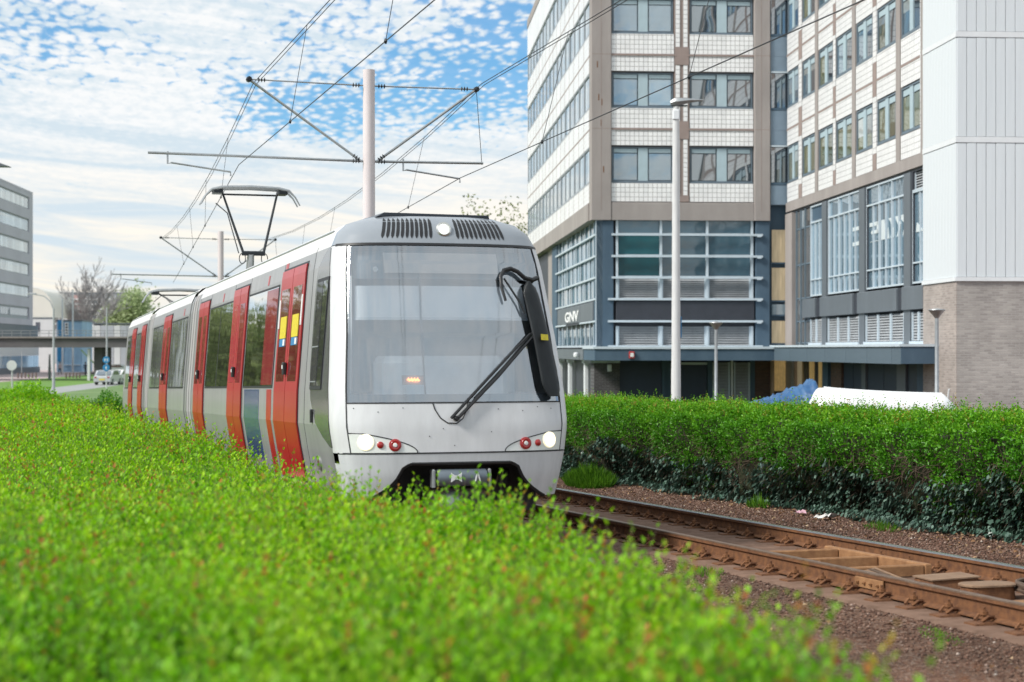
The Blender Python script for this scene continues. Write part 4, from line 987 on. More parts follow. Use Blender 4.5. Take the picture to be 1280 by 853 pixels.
F.box('entrance_door', 'navy_dark', fu(852), fu(883), 0, 2.72, -.6, .06)
F.box('door_head', 'frame_pale', fu(851), fu(883.5), 2.73, 2.83, -.6, .10)
F.box('door_post', 'navy', fu(884), fu(890), 0, ZCB-.02, -.6, .1)
louvre(F, fu(890.5), .05, fu(912)-fu(890.5), ZCB-.15, .05, .13, 'shutter')
F.box('white_pipe', 'white_trim', fu(913.2), fu(915.5), 0, ZCB, .06, .14)
louvre(F, fu(917), .05, fu(937)-fu(917), ZCB-.15, .05, .13, 'shutter')
F.box('door_post', 'navy', fu(937.5), fu(943), 0, ZCB-.02, -.6, .1)
F.box('brick_pier', 'brick_red', fu(943.3), fu(964), 0, ZCB, -.9, .08)
for x in (703, 715, 735):
    S.box('white_post', 'white_trim', sv(x), sv(x)+.35, 0, ZCB-.15, .0, .2, .03); S.box('post_head', 'white_trim', sv(x)-.15, sv(x)+.5, ZCB-.16, ZCB-.02, -.05, .25)
for x in (707, 720, 740): S.box('dark_door', 'navy_dark', sv(x)-.9, sv(x)+.7, 0, ZCB-.03, -.7, -.25)
# glazed stair recess between tower and wing
UW = fu(983)
RC = Face(tower, (fu(962.5), -.5, 0), 0.0); RW = UW-fu(962.5)+.30
M['recess_blue'] = mat('recess_blue_panel', (.17, .235, .30), .45, var=.08)
for k, (zb, zt) in enumerate(ZW):
    RC.box('recess_panel', 'recess_blue', .03, RW-.03, zb-.95, zb-.12, -.84, -.5)
    RC.box('recess_panel', 'recess_blue', .03, RW-.03, zt+.12, zt+.75, -.84, -.5)
    me, _ = cbox('window_frame', 'navy', 0, RW-.06, 0, .1, 0, .1); wdw = RC.put('window', me, .03, -.5, zb-.1)
    me, _ = cbox('pane', 'pane_dark', 0, RW-.1, 0, .05, 0, zt-zb); child('pane', me, wdw, (.02, .03, .11))
    RC.box('recess_bar', 'frame_pale', .03, RW-.03, zt+.03, zt+.10, -.84, -.45)
for (y0, y1, m) in ((327, 286, 'litpane'), (375, 334, 'litpane'), (393, 380, 'pane_pale'), (429, 401, 'litpane')):
    me, _ = cbox('window_frame', 'navy', 0, RW*.80, 0, .06, 0, .07); wdw = RC.put('window', me, RW*.10, -.72, zc(y0)-.07)
    me, _ = cbox('pane', m, 0, RW*.74, 0, .03, 0, zc(y1)-zc(y0)); child('pane', me, wdw, (RW*.03, .015, .07))
RC.box('lit_lobby', 'litpane2', .05, RW-.25, 1.6, ZCB-.02, -.5, -.4)
RC.box('lobby_shelf', 'brick_red', .05, RW-.25, 0, 1.58, -.45, -.25)
for x in (RW*.02, RW*.98): RC.box('tan_post', 'tan', x-.06, x+.07, 0, ZCB-.03, -.25, -.05)

# --- wing coming towards the camera
VT = wv(1158, UW); VF = wv(1200.5, UW)
wing = thing('office_wing', 'side wing with white tiled bands and large blue-grey glazing, left of the white stair tower', 'office building', BO+Matrix.Rotation(BA, 3, 'Z')@Vector((UW, 0, 0)), BA)
G = Face(wing, (0, 0, 0), -math.pi/2)
def wp(x): return -wv(x, UW)
WL = -VT
MB().box(.33, 14, VT+.02, -.02, ZBAND-.05, ZTOP+.2).build('wall', M['beam'], wing)
MB().box(.60, 14, VT+.02, -.02, 0, ZBAND-.05).build('wall', M['charcoal'], wing)
MB().box(-.02, 14, VT, -.01, ZTOP+.21, ZTOP+.6).build('roof', M['concrete'], wing)
G.box('concrete_band', 'concrete', .02, WL-.003, ZBAND-.02, zc(253), -.5, .03)
wins = [(984.3, 997.5), (1003, 1018.3), (1023.3, 1040.5), (1045.3, 1064.5), (1070.3, 1090), (1096.3, 1119.3), (1126.5, 1150.5)]
greens = {0: ('pane_green', 'pane_green'), 1: ('pane_green', 'pane_dark'), 2: ('pane_dark', 'pane_green')}
for k, (zb, zt) in enumerate(ZW):
    lo0 = ZW[k-1][1]+.04 if k else zc(252.5); hi0 = zb-.06; zmid = lo0+(hi0-lo0)*.44
    for i, (xa, xb) in enumerate(wins):
        a, b = wp(xa), wp(xb)
        win3(G, a, zb, b-a, zt-zb, ('pane_green', 'pane_green') if k == 0 else (('pane_blue', 'pane_dark') if (i+k) % 3 else ('pane_green', 'pane_dark')), q=-.012, frame='frame_blue', ratio=(.40, .20, .40), top=.26, sill=False)
        if k:
            G.box('tile_spandrel', 'tile', a-.05, b+.05, lo0, zmid-.05, -.3, .0)
            G.box('tile_spandrel', 'tile', a-.05, b+.05, zmid+.04, hi0, -.3, .0)
        else: G.box('tile_spandrel', 'tile', a-.05, b+.05, lo0, hi0, -.3, .0)
    if k: G.box('floor_line', 'beam', .05, WL-.05, zmid-.045, zmid+.035, -.3, .008)
    # thin piers: tile beside a brown block at floor level
    for xa, xb in ((997.8, 1002.7), (1040.8, 1045), (1090.3, 1096)):
        a, b = wp(xa)+.06, wp(xb)-.06
        G.box('tile_strip', 'tile', a, b, zb-.3, zt+.30, -.3, .004); G.box('pier_block', 'beam', a, b, zmid-.55 if k else lo0, zb-.303, -.3, .006)
for xa, xb in ((1018.6, 1023), (1064.8, 1070), (1119.6, 1126.2)):
    G.box('column', 'concrete', wp(xa)+.06, wp(xb)-.06, ZBAND, ZTOP, -.3, .018)
G.box('column', 'concrete', wp(1151.5), wp(1157.3), ZBAND, ZTOP, -.3, .018)
G.box('tile_strip', 'tile', wp(1150.7), wp(1151.4), ZBAND, ZTOP, -.3, .02)
G.box('tile_spandrel', 'tile', .05, WL-.05, ZW[-1][1]+.05, ZTOP+.2, -.3, -.002)
# lower glazing of the wing
z_bot, z_lo, z_hi, z_top = 3.75-GZ, 4.40-GZ, 6.70-GZ, 7.40-GZ
pan = [(1034.2, 1074.2), (1082, 1130.2)]
def glazing(xa, xb, top_n, low_n, zt_=z_top, nm='window'):
    a, b = wp(xa), wp(xb); w = b-a; mb = MB(); t = .045
    for z, d in ((0, .06), (z_lo-z_bot, .05), (z_hi-z_bot, .06), (zt_-z_bot-.05, .05)): mb.box(0, w, -.03, .08, z, z+d)
    for i in range(top_n+1): mb.box((w-.05)*i/top_n, (w-.05)*i/top_n+.05, -.035, .075, 0.002, zt_-z_bot-.004)
    for i in range(low_n+1): mb.box((w-.05)*i/low_n+.006, (w-.05)*i/low_n+.044, -.025, .07, .003, z_hi-z_bot)
    f = mk(nm, mb.mesh('window_frame', M['frame_pale']), wing); p0 = G.o; 
    f.location = (.06, -a, z_bot); f.rotation_euler = (0, 0, -math.pi/2)
    for i in range(low_n):
        for z0, z1 in ((.05, z_lo-z_bot), (z_lo-z_bot+.05, z_hi-z_bot)):
            me, _ = cbox('pane', 'pane_blue', 0, w/low_n-.05, 0, .02, 0, z1-z0); child('pane', me, f, (w*i/low_n+.03, .04, z0))
    for i in range(top_n):
        me, _ = cbox('pane', 'pane_blue', 0, w/top_n-.05, 0, .02, 0, zt_-z_hi-.08); child('pane', me, f, (w*i/top_n+.03, .042, z_hi-z_bot+.055))
    return f, w
fA, wA = glazing(1034.2, 1074.2, 3, 6); fB, wB = glazing(1082, 1130.2, 3, 6); fC, wC = glazing(1012, 1027.6, 1, 3)
fD, wD = glazing(1139.5, 1157.2, 1, 2, z_hi+.1)
louvre(G, wp(1139.5), z_hi+.12, wp(1157.2)-wp(1139.5), z_top-z_hi-.1, -.12, .08)
# pale letter shapes standing on the glass, seen reversed
def letters(f, w, polys, x0, x1, ztop, zbot):
    mb = MB()
    for poly in polys: mb.prism([(x0+(x1-x0)*p, zbot+(ztop-zbot)*q) for p, q in poly], .018, .034)
    mb.build('letter_shapes', M['infill_letters'], f)
M['infill_letters'] = mat('pale_letter_shape', (.58, .64, .66), .5, var=.05)
zt_, zb_ = 5.98-z_bot+0*GZ-(-GZ)*0, 0
zt_ = (CAMZ-(265.2-437)*57.5/FPX-GZ)-z_bot; zb_ = (CAMZ-(291.5-437)*57.5/FPX-GZ)-z_bot
letters(fA, wA, [[(0, .80), (0, 1), (1, 1), (1, .72), (.75, .80)], [(.0, 0), (.0, .2), (.7, .2), (1, .27), (1, 0)], [(-.55, .95), (-.3, .9), (-.3, 1), (-.5, 1)]], wA*.74, wA*.985, zt_, zb_)
letters(fB, wB, [[(.0, .80), (.0, 1), (.27, 1), (.27, .80)], [(.06, .40), (.04, .5), (.06, .58), (.25, .58), (.25, .40)], [(.21, .40), (.21, 1), (.26, 1), (.26, .4)],
                 [(.34, 0), (.34, 1), (.42, 1), (.47, .0)], [(.02, 0), (.02, .03), (.25, .03), (.25, 0)], [(.51, .0), (.52, .55), (.555, .0)],
                 [(.54, 1), (.60, 1), (.64, .8), (.66, .5), (.68, .5), (.68, 0), (.60, 0), (.63, .3), (.60, .8)],
                 [(.72, 1), (.80, 1), (.86, .60), (.85, .3), (.84, 0), (.77, 0), (.82, .45)], [(.88, .8), (.88, 1), (1, 1), (.95, .85), (1, .6), (1, 0), (.92, 0), (.97, .55)]], wB*.05, wB*.98, zt_, zb_)
letters(fD, wD, [[(0, 0), (.08, .45), (.55, .12), (.6, 0)]], wD*.14, wD*.9, zt_, zb_)
for xa, xb in ((1028, 1033.8), (1074.6, 1081.6), (1130.6, 1139)):
    G.box('blue_pillar', 'slate', wp(xa), wp(xb)-.02, 1.8-GZ, z_top, -.4, .03); G.box('pillar_shadow_gap', 'charcoal', wp(xb)-.018, wp(xb)+.10, 3.7-GZ, z_top, -.4, -.03)
G.box('blue_pillar', 'navy', wp(1012), wp(1027.6), z_hi+.12, z_top, -.4, -.10)
G.box('dark_lintel', 'charcoal', .5, WL, z_top+.003, ZBAND-.025, -.6, -.05)
# grey panels and shutters under the glazing
for xa, xb in ((1006, 1021.5), (1028, 1068.5), (1075, 1124), (1131, 1157.3)):
    G.box('grey_panel', 'slate', wp(xa), wp(xb), 2.91-GZ, 3.66-GZ, -.3, .12, .02)
    if xb < 1150: G.box('dark_recess_panel', 'charcoal', wp(xb)+.02, wp(xb)+.62, 2.93-GZ, 3.66-GZ, -.3, .03)
for xa, xb, n in ((1013, 1028, 2), (1035, 1074.3, 3), (1082.3, 1130.3, 3), (1140, 1157, 2)):
    a, b = wp(xa), wp(xb)
    for i in range(n): louvre(G, a+(b-a)*i/n, 1.90-GZ, (b-a)/n-.04, .93, -.02, .085, 'shutter', 1)
    G.box('shutter_sill', 'frame_pale', a-.08, b+.05, 1.78-GZ, 1.88-GZ, -.1, .08)
# corner curtain wall between recess and wing glazing
G.box('beige_post', 'concrete', .02, wp(991.5)-0, 0, z_top, -.2, .06)
for i, (xa, xb) in enumerate(((995, 999.5), (1000.3, 1005), (1005.8, 1011))):
    a, b = wp(xa), wp(xb)
    for y0, y1 in ((1.9-GZ, 2.75-GZ), (2.8-GZ, 3.7-GZ), (3.75-GZ, 5.1-GZ), (5.15-GZ, 6.6-GZ), (6.65-GZ, 7.38-GZ)):
        me, _ = cbox('window_frame', 'frame_blue', 0, b-a, 0, .06, 0, .06); wdw = G.put('window', me, a, -.05, y0-.05)
        me, _ = cbox('pane', 'pane_brown' if (i+int(y0)) % 3 else ('pane_sky' if y0 > 8 else 'pane_brown'), 0, b-a-.08, 0, .03, 0, y1-y0-.03); child('pane', me, wdw, (.04, .01, .055))
    G.box('mullion', 'frame_blue', a-.06, a, 1.8-GZ, z_top, -.15, .0)
# wing canopy: fascia panels, dark end, edge strip; ground floor below it
cy1 = 71.5-75; CE = wv(1126, UW-1.3); PR = 1.3
MB().box(-PR+.05, .6, CE+.05, -2.9, 1.18-GZ, 1.66-GZ).build('canopy', M['navy'], wing)
MB().box(-PR-.06, .3, CE-.06, -2.9, 1.70-GZ, 1.78-GZ).build('canopy_edge', M['frame_pale'], wing)
xsC = [967.5, 987.3, 1008.5, 1031, 1057, 1083.5, 1114.5, 1126]
for xa, xb in zip(xsC, xsC[1:]):
    a, b = -wv(xa, UW-PR), -wv(xb, UW-PR); G.box('fascia_panel', 'canopy', a+.012, b-.012, 1.16-GZ, 1.70-GZ, 1.24, PR)
MB().box(-PR+.005, .35, CE-.03, CE+.045, 1.17-GZ, 1.695-GZ).build('fascia_panel', M['navy'], wing)
for i, (xa, xb, m) in enumerate(((988, 993, 'tan'), (996, 1001, 'litpane'), (1002, 1010, 'pane_brown'), (1011, 1014.5, 'litpane2'), (1015, 1022, 'charcoal'), (1022.3, 1026, 'litpane2'), (1027, 1034, 'navy'), (1038, 1051, 'brick_red'), (1051.5, 1063, 'navy_dark'), (1063.5, 1075, 'navy_dark'), (1076, 1081, 'slate'), (1081.5, 1101, 'navy_dark'), (1101.5, 1119, 'navy_dark'), (1120, 1131, 'slate'), (1131.5, 1145, 'navy_dark'), (1145.5, 1156.5, 'navy'))):
    G.box({'tan': 'tan_post', 'litpane': 'lit_doorway', 'litpane2': 'lit_doorway', 'brick_red': 'brick_pier', 'slate': 'blue_pillar'}.get(m, 'dark_door'), m, wp(xa), wp(xb), 0, 1.17-GZ, -.5, -.10 if m in ('navy_dark', 'charcoal') else -.02)

# --- white clad stair tower on a brick base
st = thing('stair_tower', 'windowless white clad stair tower on a grey brick base', 'building', BO+Matrix.Rotation(BA, 3, 'Z')@Vector((UW-.12, VF, 0)), BA)
TD = VT-VF-.05; ZT0 = 3.67-GZ
MB().box(.10, 14, .10, TD, ZT0+.05, ZTOP+1).build('wall', M['white_trim'], st)
bb = MB().box(.02, 14, .02, TD, -.1, ZT0-.02); bb.build('brick_front', M['brick'], st)
M['brick_side'] = brickmat('grey_beige_brick_side', (.44, .38, .35), (.31, .27, .25), (.40, .37, .34), .24, .072, .010, .5, .9, 'YZ', .8, dirt=.2)
MB().box(.0, .018, .02, TD, -.1, ZT0-.03).build('brick_side', M['brick_side'], st)
MB().box(-.05, 14, -.05, TD, ZT0-.02, ZT0+.10).build('base_trim', M['white_trim'], st)
FF = Face(st, (0, 0, 0), 0.0); FL = Face(st, (0, TD, 0), -math.pi/2)
zl = [ZT0+.11]+[7.80-GZ-.02, 10.92-GZ, 14.04-GZ, ZTOP+1]
for k in range(4):
    z0, z1 = zl[k]+(.18 if k else 0), zl[k+1]-.02
    for i in range(14):
        FF.box('cladding_panel', 'white_clad', .02+i*.296, .02+i*.296+.280, z0, z1, -.06, .015+.004*((i*5+k) % 3), .006)
    nL = 11
    for i in range(nL):
        FL.box('cladding_panel', 'white_clad', i*TD/nL+.004, (i+1)*TD/nL-.004, z0, z1, -.06, .012+.003*((i*3+k) % 3), .006)
    if k:
        FF.box('floor_trim', 'white_trim', -.03, 5, zl[k], zl[k]+.17, -.05, .03); FL.box('floor_trim', 'white_trim', 0, TD, zl[k], zl[k]+.17, -.05, .028)
MB().tube((-.16, .9, .2), (-.16, .2, 2.2), .03).build('handrail', M['white_trim'], st)
# downpipe leaning on the brick side
# ------------------------------------------------------------------ street lamps near the offices
def gp(x, Y): return Vector(((x-640)/FPX*Y, Y, float(zg(Y))))
tl = thing('street_lamp', 'tall pale street lamp in front of the office tower', 'street lamp', gp(845, 50), .0)
top = CAMZ+(437-131)*50/FPX-tl.location.z
MB().lathe([(.145, 0), (.135, 2.4), (.13, 2.45), (.10, top-.8), (.08, top)], n=16).build('pole', M['lamp_pole'], tl, True)
MB().bbox(-.10, .10, -.12, .12, top-.42, top-.15, .03).build('control_box', M['white_trim'], tl)
hd = MB(); rows = []
for t, w, h0, h1 in ((-.16, .05, .0, .10), (-.05, .13, -.03, .17), (.12, .15, -.02, .18), (.35, .12, .05, .17), (.62, .08, .09, .15), (.78, .05, .10, .14)):
    rows.append([(t, -w, (h0+h1)/2+top), (t, -w*.6, h1+top), (t, w*.6, h1+top), (t, w, (h0+h1)/2+top), (t, w*.6, h0+top), (t, -w*.6, h0+top), (t, -w, (h0+h1)/2+top)])
hd.grid(rows); hd.add(rows[0][:6], [tuple(range(6))]); hd.add(rows[-1][:6], [tuple(range(6))]); hd.build('lamp_head', M['steel'], tl, True)
MB().bbox(-.12, .32, -.09, .09, top-.045, top-.022, .01).build('lamp_glass', M['blackmetal'], tl)
MB().bbox(.13, .16, -.04, .04, 3.3, 3.9, .01).build('blue_tag', M['bluefilm'], tl)
def post_lamp(x, Y, ytop, label):
    t = thing('post_top_lamp', label, 'street lamp', gp(x, Y), group='low post-top lamps')
    h = CAMZ+(437-ytop)*Y/FPX-t.location.z
    MB().lathe([(.085, 0), (.08, 1.2), (.055, 1.25), (.05, h-.22)], n=12).build('pole', M['steel'], t, True)
    MB().lathe([(.055, h-.23), (.10, h-.16), (.21, h-.03), (.22, h-.02), (.21, h), (.02, h+.03)], n=18).build('lamp_head', M['steel'], t, True)
    MB().lathe([(.06, h-.19), (.195, h-.032), (.2, h-.03)], n=18, capend=False).build('lamp_glass', M['lens'], t, True)
    return t
post_lamp(895, 55, 403, 'low post lamp with cone head in front of the dark shutters')
post_lamp(1171, 46, 387, 'low post lamp with cone head in front of the brick base')
# upturned white boat and the tarpaulin
M['boat'] = mat('white_boat_hull', (.80, .81, .82), .35, coat=.3, var=.03, scale=1)
bt = thing('upturned_boat', 'white boat lying upside down behind the right hedge', 'boat', gp(1102, 40), .05)
Lb = 3.42; rows = []
for i in range(25):
    t = i/24; x = -Lb/2+Lb*t
    hh = (1.90-.17*t)*(1-.02*math.sin(t*3)); wd = .62*min(1, (.80+.2*min(1, t*6)))*(1-max(0, (t-.80)/.2)**2*.55)
    e0 = min(1, t/.045); e1 = min(1, (1-t)/.075); e = math.sqrt(min(1, e0*.6+.40))*math.sqrt(min(1, e1*.75+.25)) if 0 < t < 1 else .62
    dx = -.10*(1-e0)*0
    ring = []
    for k in range(13):
        a = math.pi*k/12; ring.append((x+(.17*(1-min(1, t*5)))*(math.sin(a))*1.0-.06*max(0, (t-.8)*5)*math.sin(a), -math.cos(a)*wd, 1.05+(hh*1-1.05)*(abs(math.sin(a))**.45)*e))
    rows.append(ring)
hb = MB().grid(rows); hb.add(rows[0], [tuple(range(13))]); hb.add(rows[-1], [tuple(range(13))])
hb.build('hull', M['boat'], bt, True)
MB().path([(r[0][0]*1.01, r[0][1]*1.03, 1.05) for r in rows]+[(r[-1][0]*1.01, r[-1][1]*1.03, 1.05) for r in rows[::-1]], .04, 6).build('gunwale', M['white_trim'], bt, True)
MB().path([(rows[i][6][0], 0, rows[i][6][2]+.005) for i in range(2, 23)], .022, 6).build('keel', M['boat'], bt, True)
for x in (-1.0, 1.0):
    MB().bbox(x-.06, x+.06, -.7, .7, .93, 1.05, .02).build('trestle_beam', M['tan'], bt)
    for y in (-.6, .6): MB().tube((x, y*1.05, 0), (x, y, .94), .04).build('trestle_leg', M['tan'], bt)
M['tarp'] = mat('blue_tarpaulin', (.014, .065, .18), .4, c2=(.04, .135, .29), scale=3.5, bump=.25, bscale=14)
tp = thing('covered_trailer', 'wrinkled blue tarpaulin over a sloping load left of the white boat', 'covered load', gp(984, 44), .0)
from mathutils import noise as mnoise
rows = []
for i in range(91):
    t = i/90; x = -.98+1.72*t; hh = 1.45+.66*t**1.2-(max(0, t-.93)/.07)**2*.25
    ring = []
    for k in range(49):
        a = math.pi*k/48; y = -math.cos(a)*(.55+.1*t)
        s = math.sin(a)**.6
        rdg = (1-min(1, abs(mnoise.noise((x*4.5-y*1.5+a, a*1.1+x*.8, 5.5)))*2.2))**3
        wv_ = .06*rdg*math.sin(a)+.045*mnoise.noise((x*3.0+y*2, y*5, 3.1))+.05*(1-abs(math.sin(x*7.5+a*1.6+1.5*mnoise.noise((x*2, y*2, 1)))))**2*math.sin(a)+.04*mnoise.noise((x*9, y*9, 7))
        low = .95 + .30*(mnoise.noise((x*2.5, y, 9.0)))
        ring.append((x+.25*(1-s)*(t-.4), y+wv_*.8*math.cos(a), low+(hh-low)*s+wv_))
    rows.append(ring)
tb = MB().grid(rows); tb.add(rows[-1], [tuple(range(49))]); tb.add(rows[0], [tuple(range(49))]); tb.build('tarpaulin', M['tarp'], tp, True)
MB().bbox(-.85, .65, -.45, .45, .62, .9, .03).build('trailer_bed', M['blackmetal'], tp)
for s in (-1, 1): MB().lathe([(.03, -.08), (.30, -.08), (.33, -.05), (.33, .05), (.30, .08), (.03, .08)], (.1, s*.55, .33), (0, 1, 0), 18).build('wheel', M['black'], tp, True)
# ------------------------------------------------------------------ vegetation
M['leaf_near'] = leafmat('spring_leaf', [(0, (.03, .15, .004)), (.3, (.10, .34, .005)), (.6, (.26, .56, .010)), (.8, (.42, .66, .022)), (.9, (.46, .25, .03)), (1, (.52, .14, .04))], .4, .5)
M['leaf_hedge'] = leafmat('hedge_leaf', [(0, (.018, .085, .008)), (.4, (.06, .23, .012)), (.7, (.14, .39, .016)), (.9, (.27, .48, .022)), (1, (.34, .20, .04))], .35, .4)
M['leaf_ivy'] = leafmat('ivy_leaf', [(0, (.018, .045, .028)), (.6, (.075, .14, .105)), (1, (.17, .25, .20))], .3, .1)
M['leaf_spring_tree'] = leafmat('young_tree_leaf', [(0, (.13, .17, .05)), (1, (.30, .34, .13))], .5, .45)
M['leaf_pale_tree'] = leafmat('pale_green_leaf', [(0, (.32, .42, .19)), (1, (.48, .56, .32))], .5, .45)
M['leaf_tree'] = leafmat('tree_leaf', [(0, (.09, .19, .025)), (1, (.22, .34, .06))], .5, .45)
M['grass'] = leafmat('grass_blade', [(0, (.05, .16, .01)), (1, (.15, .33, .02))], .5, .4)
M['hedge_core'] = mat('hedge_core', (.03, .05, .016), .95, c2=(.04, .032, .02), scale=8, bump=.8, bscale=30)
M['twig'] = mat('hedge_twig', (.16, .11, .08), .85, var=.3, scale=8)
M['bark'] = mat('tree_bark', (.17, .155, .145), .9, var=.2, scale=4, bump=.4)
M['bark_pale'] = mat('pale_grey_bark', (.36, .35, .35), .9, var=.15, scale=4)
M['bark_far'] = mat('grey_tree_bark', (.22, .20, .19), .9, var=.15, scale=4)
def unit(v): return v/np.maximum(np.linalg.norm(v, axis=1, keepdims=True), 1e-9)
def leaf_quads(P, D, Nn, Ln, Wd, fold=.25):
    # each leaf: two triangles folded along the midrib
    D = unit(D); S = unit(np.cross(D, Nn)); U = np.cross(S, D)
    n = len(P); V = np.empty((n, 4, 3)); L_ = Ln[:, None]; W_ = Wd[:, None]
    V[:, 0] = P; V[:, 2] = P+D*L_-U*L_*.12
    V[:, 1] = P+D*L_*.5+S*W_*.5+U*W_*fold; V[:, 3] = P+D*L_*.5-S*W_*.5+U*W_*fold
    b = np.arange(n)[:, None]*4
    F_ = np.concatenate([b+np.array([[0, 1, 2]]), b+np.array([[0, 2, 3]])], 1).reshape(-1, 3)
    return V.reshape(-1, 3), F_
def twigs_np(P, D, Ln, r0, seg=1):
    # thin three-sided stems
    D = unit(D); A = unit(np.cross(D, RNG.normal(size=D.shape))); B = np.cross(D, A); n = len(P); V = np.empty((n, 6, 3))
    for k in range(3):
        a = 2*math.pi*k/3; o = A*math.cos(a)+B*math.sin(a)
        V[:, k] = P+o*r0[:, None]; V[:, 3+k] = P+D*Ln[:, None]+o*r0[:, None]*.5
    b = np.arange(n)[:, None]*6
    F_ = np.concatenate([b+np.array([[k, (k+1) % 3, 3+(k+1) % 3, 3+k]]) for k in range(3)], 1).reshape(-1, 4)
    return V.reshape(-1, 3), F_
def fnoise(x, y, s=1.0, seed=0.0):
    v = 0
    for i, (a, b, c) in enumerate(((1.0, .7, 1.1), (1.9, -1.3, .6), (-2.7, 2.3, .42), (4.1, 3.7, .28), (-5.9, 6.3, .2), (9.1, 7.7, .12))):
        v = v+c*np.sin(s*(a*x+b*y)+seed*(i+1)*1.7+1.3*np.sin(s*(b*.6*x-a*.5*y)+seed))
    return v/2.7
def world(X0, Y, H): return np.stack([X0+KX*Y, Y, zrail(Y)+H], 1)

# --- the low hedge in the foreground: a bed of upright shoots, many with copper tips
EDGE = lambda Y: np.interp(Y, [2, 4, 5.8, 7.2, 9, 13, 18, 30, 60], [1.7, 2.12, 2.48, 2.78, 3.0, 3.02, 3.12, 3.3, 3.4])+.08*fnoise(Y*0, Y, 1.3, 2)
def htop(X0, Y):
    e = np.clip((EDGE(Y)-X0)/.22, 0, 1)
    tail = np.clip((Y-46)/20, 0, 1)
    return (np.interp(Y, [4, 6, 9, 12, 14.5, 17, 20, 25, 40, 60], [.86, .87, .87, .76, .64, .68, .80, .90, .98, .98])+.075*fnoise(X0*1.0, Y*.8, 1.7, 1)+.03*fnoise(X0*3, Y*3, 1.4, 5)+.14*tail)*(.72+.28*np.sqrt(e))
near = thing('hedge', 'low bright green hedge with copper shoot tips filling the foreground', 'hedge', (0, 6, float(zg(6))))
def put_near(name, me, kind='stuff'):
    o = mk(name, me, near); o.location = -near.location; tag(o, kind=kind); return o
ysn = np.concatenate([np.arange(1.6, 12, .25), np.arange(12, 40, .8), np.arange(40, 84, 2.0)])
rows = []
for Y in ysn:
    xl = -2.6 if Y < 40 else -2.6-.10*(Y-40); e = float(EDGE(np.array([Y]))[0])
    xs2 = np.concatenate([np.linspace(xl, e-.3, 24), [e-.12, e-.03, e]])
    h = htop(xs2, np.full_like(xs2, Y))-.22; h[-1] = -.25; h[-2] *= .6
    rows.append([Vector(p) for p in world(xs2, np.full_like(xs2, Y), h)])
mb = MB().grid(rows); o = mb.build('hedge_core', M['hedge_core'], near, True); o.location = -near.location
def shoots(y0, y1, dens, sc, nl, xl0=None):
    A = (y1-y0)*5.4; n = int(A*dens)
    Y = RNG.uniform(y0, y1, n); xl = np.maximum(-2.4, (-700-640+675)*Y/FPX+0.0) if xl0 is None else xl0
    xlo = np.maximum(-2.5-np.clip(Y-40, 0, 99)*.1, -.016*Y-.75)
    X0 = xlo+RNG.uniform(0, 1, n)*(EDGE(Y)-xlo)
    Hb = htop(X0, Y)-.20
    sl = np.abs(RNG.normal(.19, .07, n)) * (1+.5*(RNG.uniform(size=n) < .10)); sl = np.clip(sl*(1+.35*fnoise(X0, Y, 3.0, 15)), .06, .48)*np.clip(sc, 1, 1.25)
    gap = RNG.uniform(size=n) < np.clip(.9+.9*fnoise(X0, Y, 3.1, 33), .25, 1); Y, X0, Hb, sl = Y[gap], X0[gap], Hb[gap], sl[gap]; n = len(Y); Hb = Hb+.05*fnoise(X0, Y, 3.1, 33)
    tilt = RNG.normal(0, .22, (n, 2)); e = EDGE(Y)-X0; tilt[:, 0] += np.where(e < .3, .5*(1-e/.3), 0)
    D = unit(np.stack([tilt[:, 0], tilt[:, 1], np.ones(n)], 1)); P = world(X0, Y, Hb)
    red = (RNG.uniform(size=n) < np.clip(.07+.18*fnoise(X0*1.2, Y*1.2, 1.2, 8), .012, .3))
    base_tone = np.clip(.50+.13*fnoise(X0, Y, .9, 4)+.20*fnoise(X0, Y, 3.4, 14)+RNG.normal(0, .08, n), .06, .80)
    # leaves spiral up each shoot
    T = np.linspace(.02, 1, nl)[None, :]+RNG.uniform(-.03, .03, (n, nl)); ang = RNG.uniform(0, 6.28, (n, 1))+np.arange(nl)[None, :]*2.4
    LP = P[:, None, :]+D[:, None, :]*(sl[:, None]*T)[:, :, None]
    el = .5+.55*T
    LD = np.stack([np.cos(ang)*np.cos(el), np.sin(ang)*np.cos(el), np.sin(el)], 2)
    LN = np.stack([-np.cos(ang)*np.sin(el), -np.sin(ang)*np.sin(el), np.cos(el)], 2)+RNG.normal(0, .25, (n, nl, 3))
    ln = (.052*(1-.42*T)*RNG.uniform(.7, 1.25, (n, nl)))*sc; wd = ln*RNG.uniform(.48, .66, (n, nl))
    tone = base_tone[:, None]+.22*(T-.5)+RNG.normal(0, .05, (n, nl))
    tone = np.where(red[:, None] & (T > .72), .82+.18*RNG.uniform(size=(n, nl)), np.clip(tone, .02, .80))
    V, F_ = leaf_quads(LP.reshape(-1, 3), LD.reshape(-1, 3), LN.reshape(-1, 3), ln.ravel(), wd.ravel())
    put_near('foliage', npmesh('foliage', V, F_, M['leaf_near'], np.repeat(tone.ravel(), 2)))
    V, F_ = twigs_np(P, D, sl, np.full(n, .0016*sc)); put_near('stems', npmesh('stems', V, F_, M['twig']))
shoots(2.6, 7, 560, 1.0, 13); shoots(7, 13, 400, 1.1, 12); shoots(13, 24, 280, 1.35, 10); shoots(24, 45, 100, 2.0, 9); shoots(45, 82, 42, 3.0, 8)
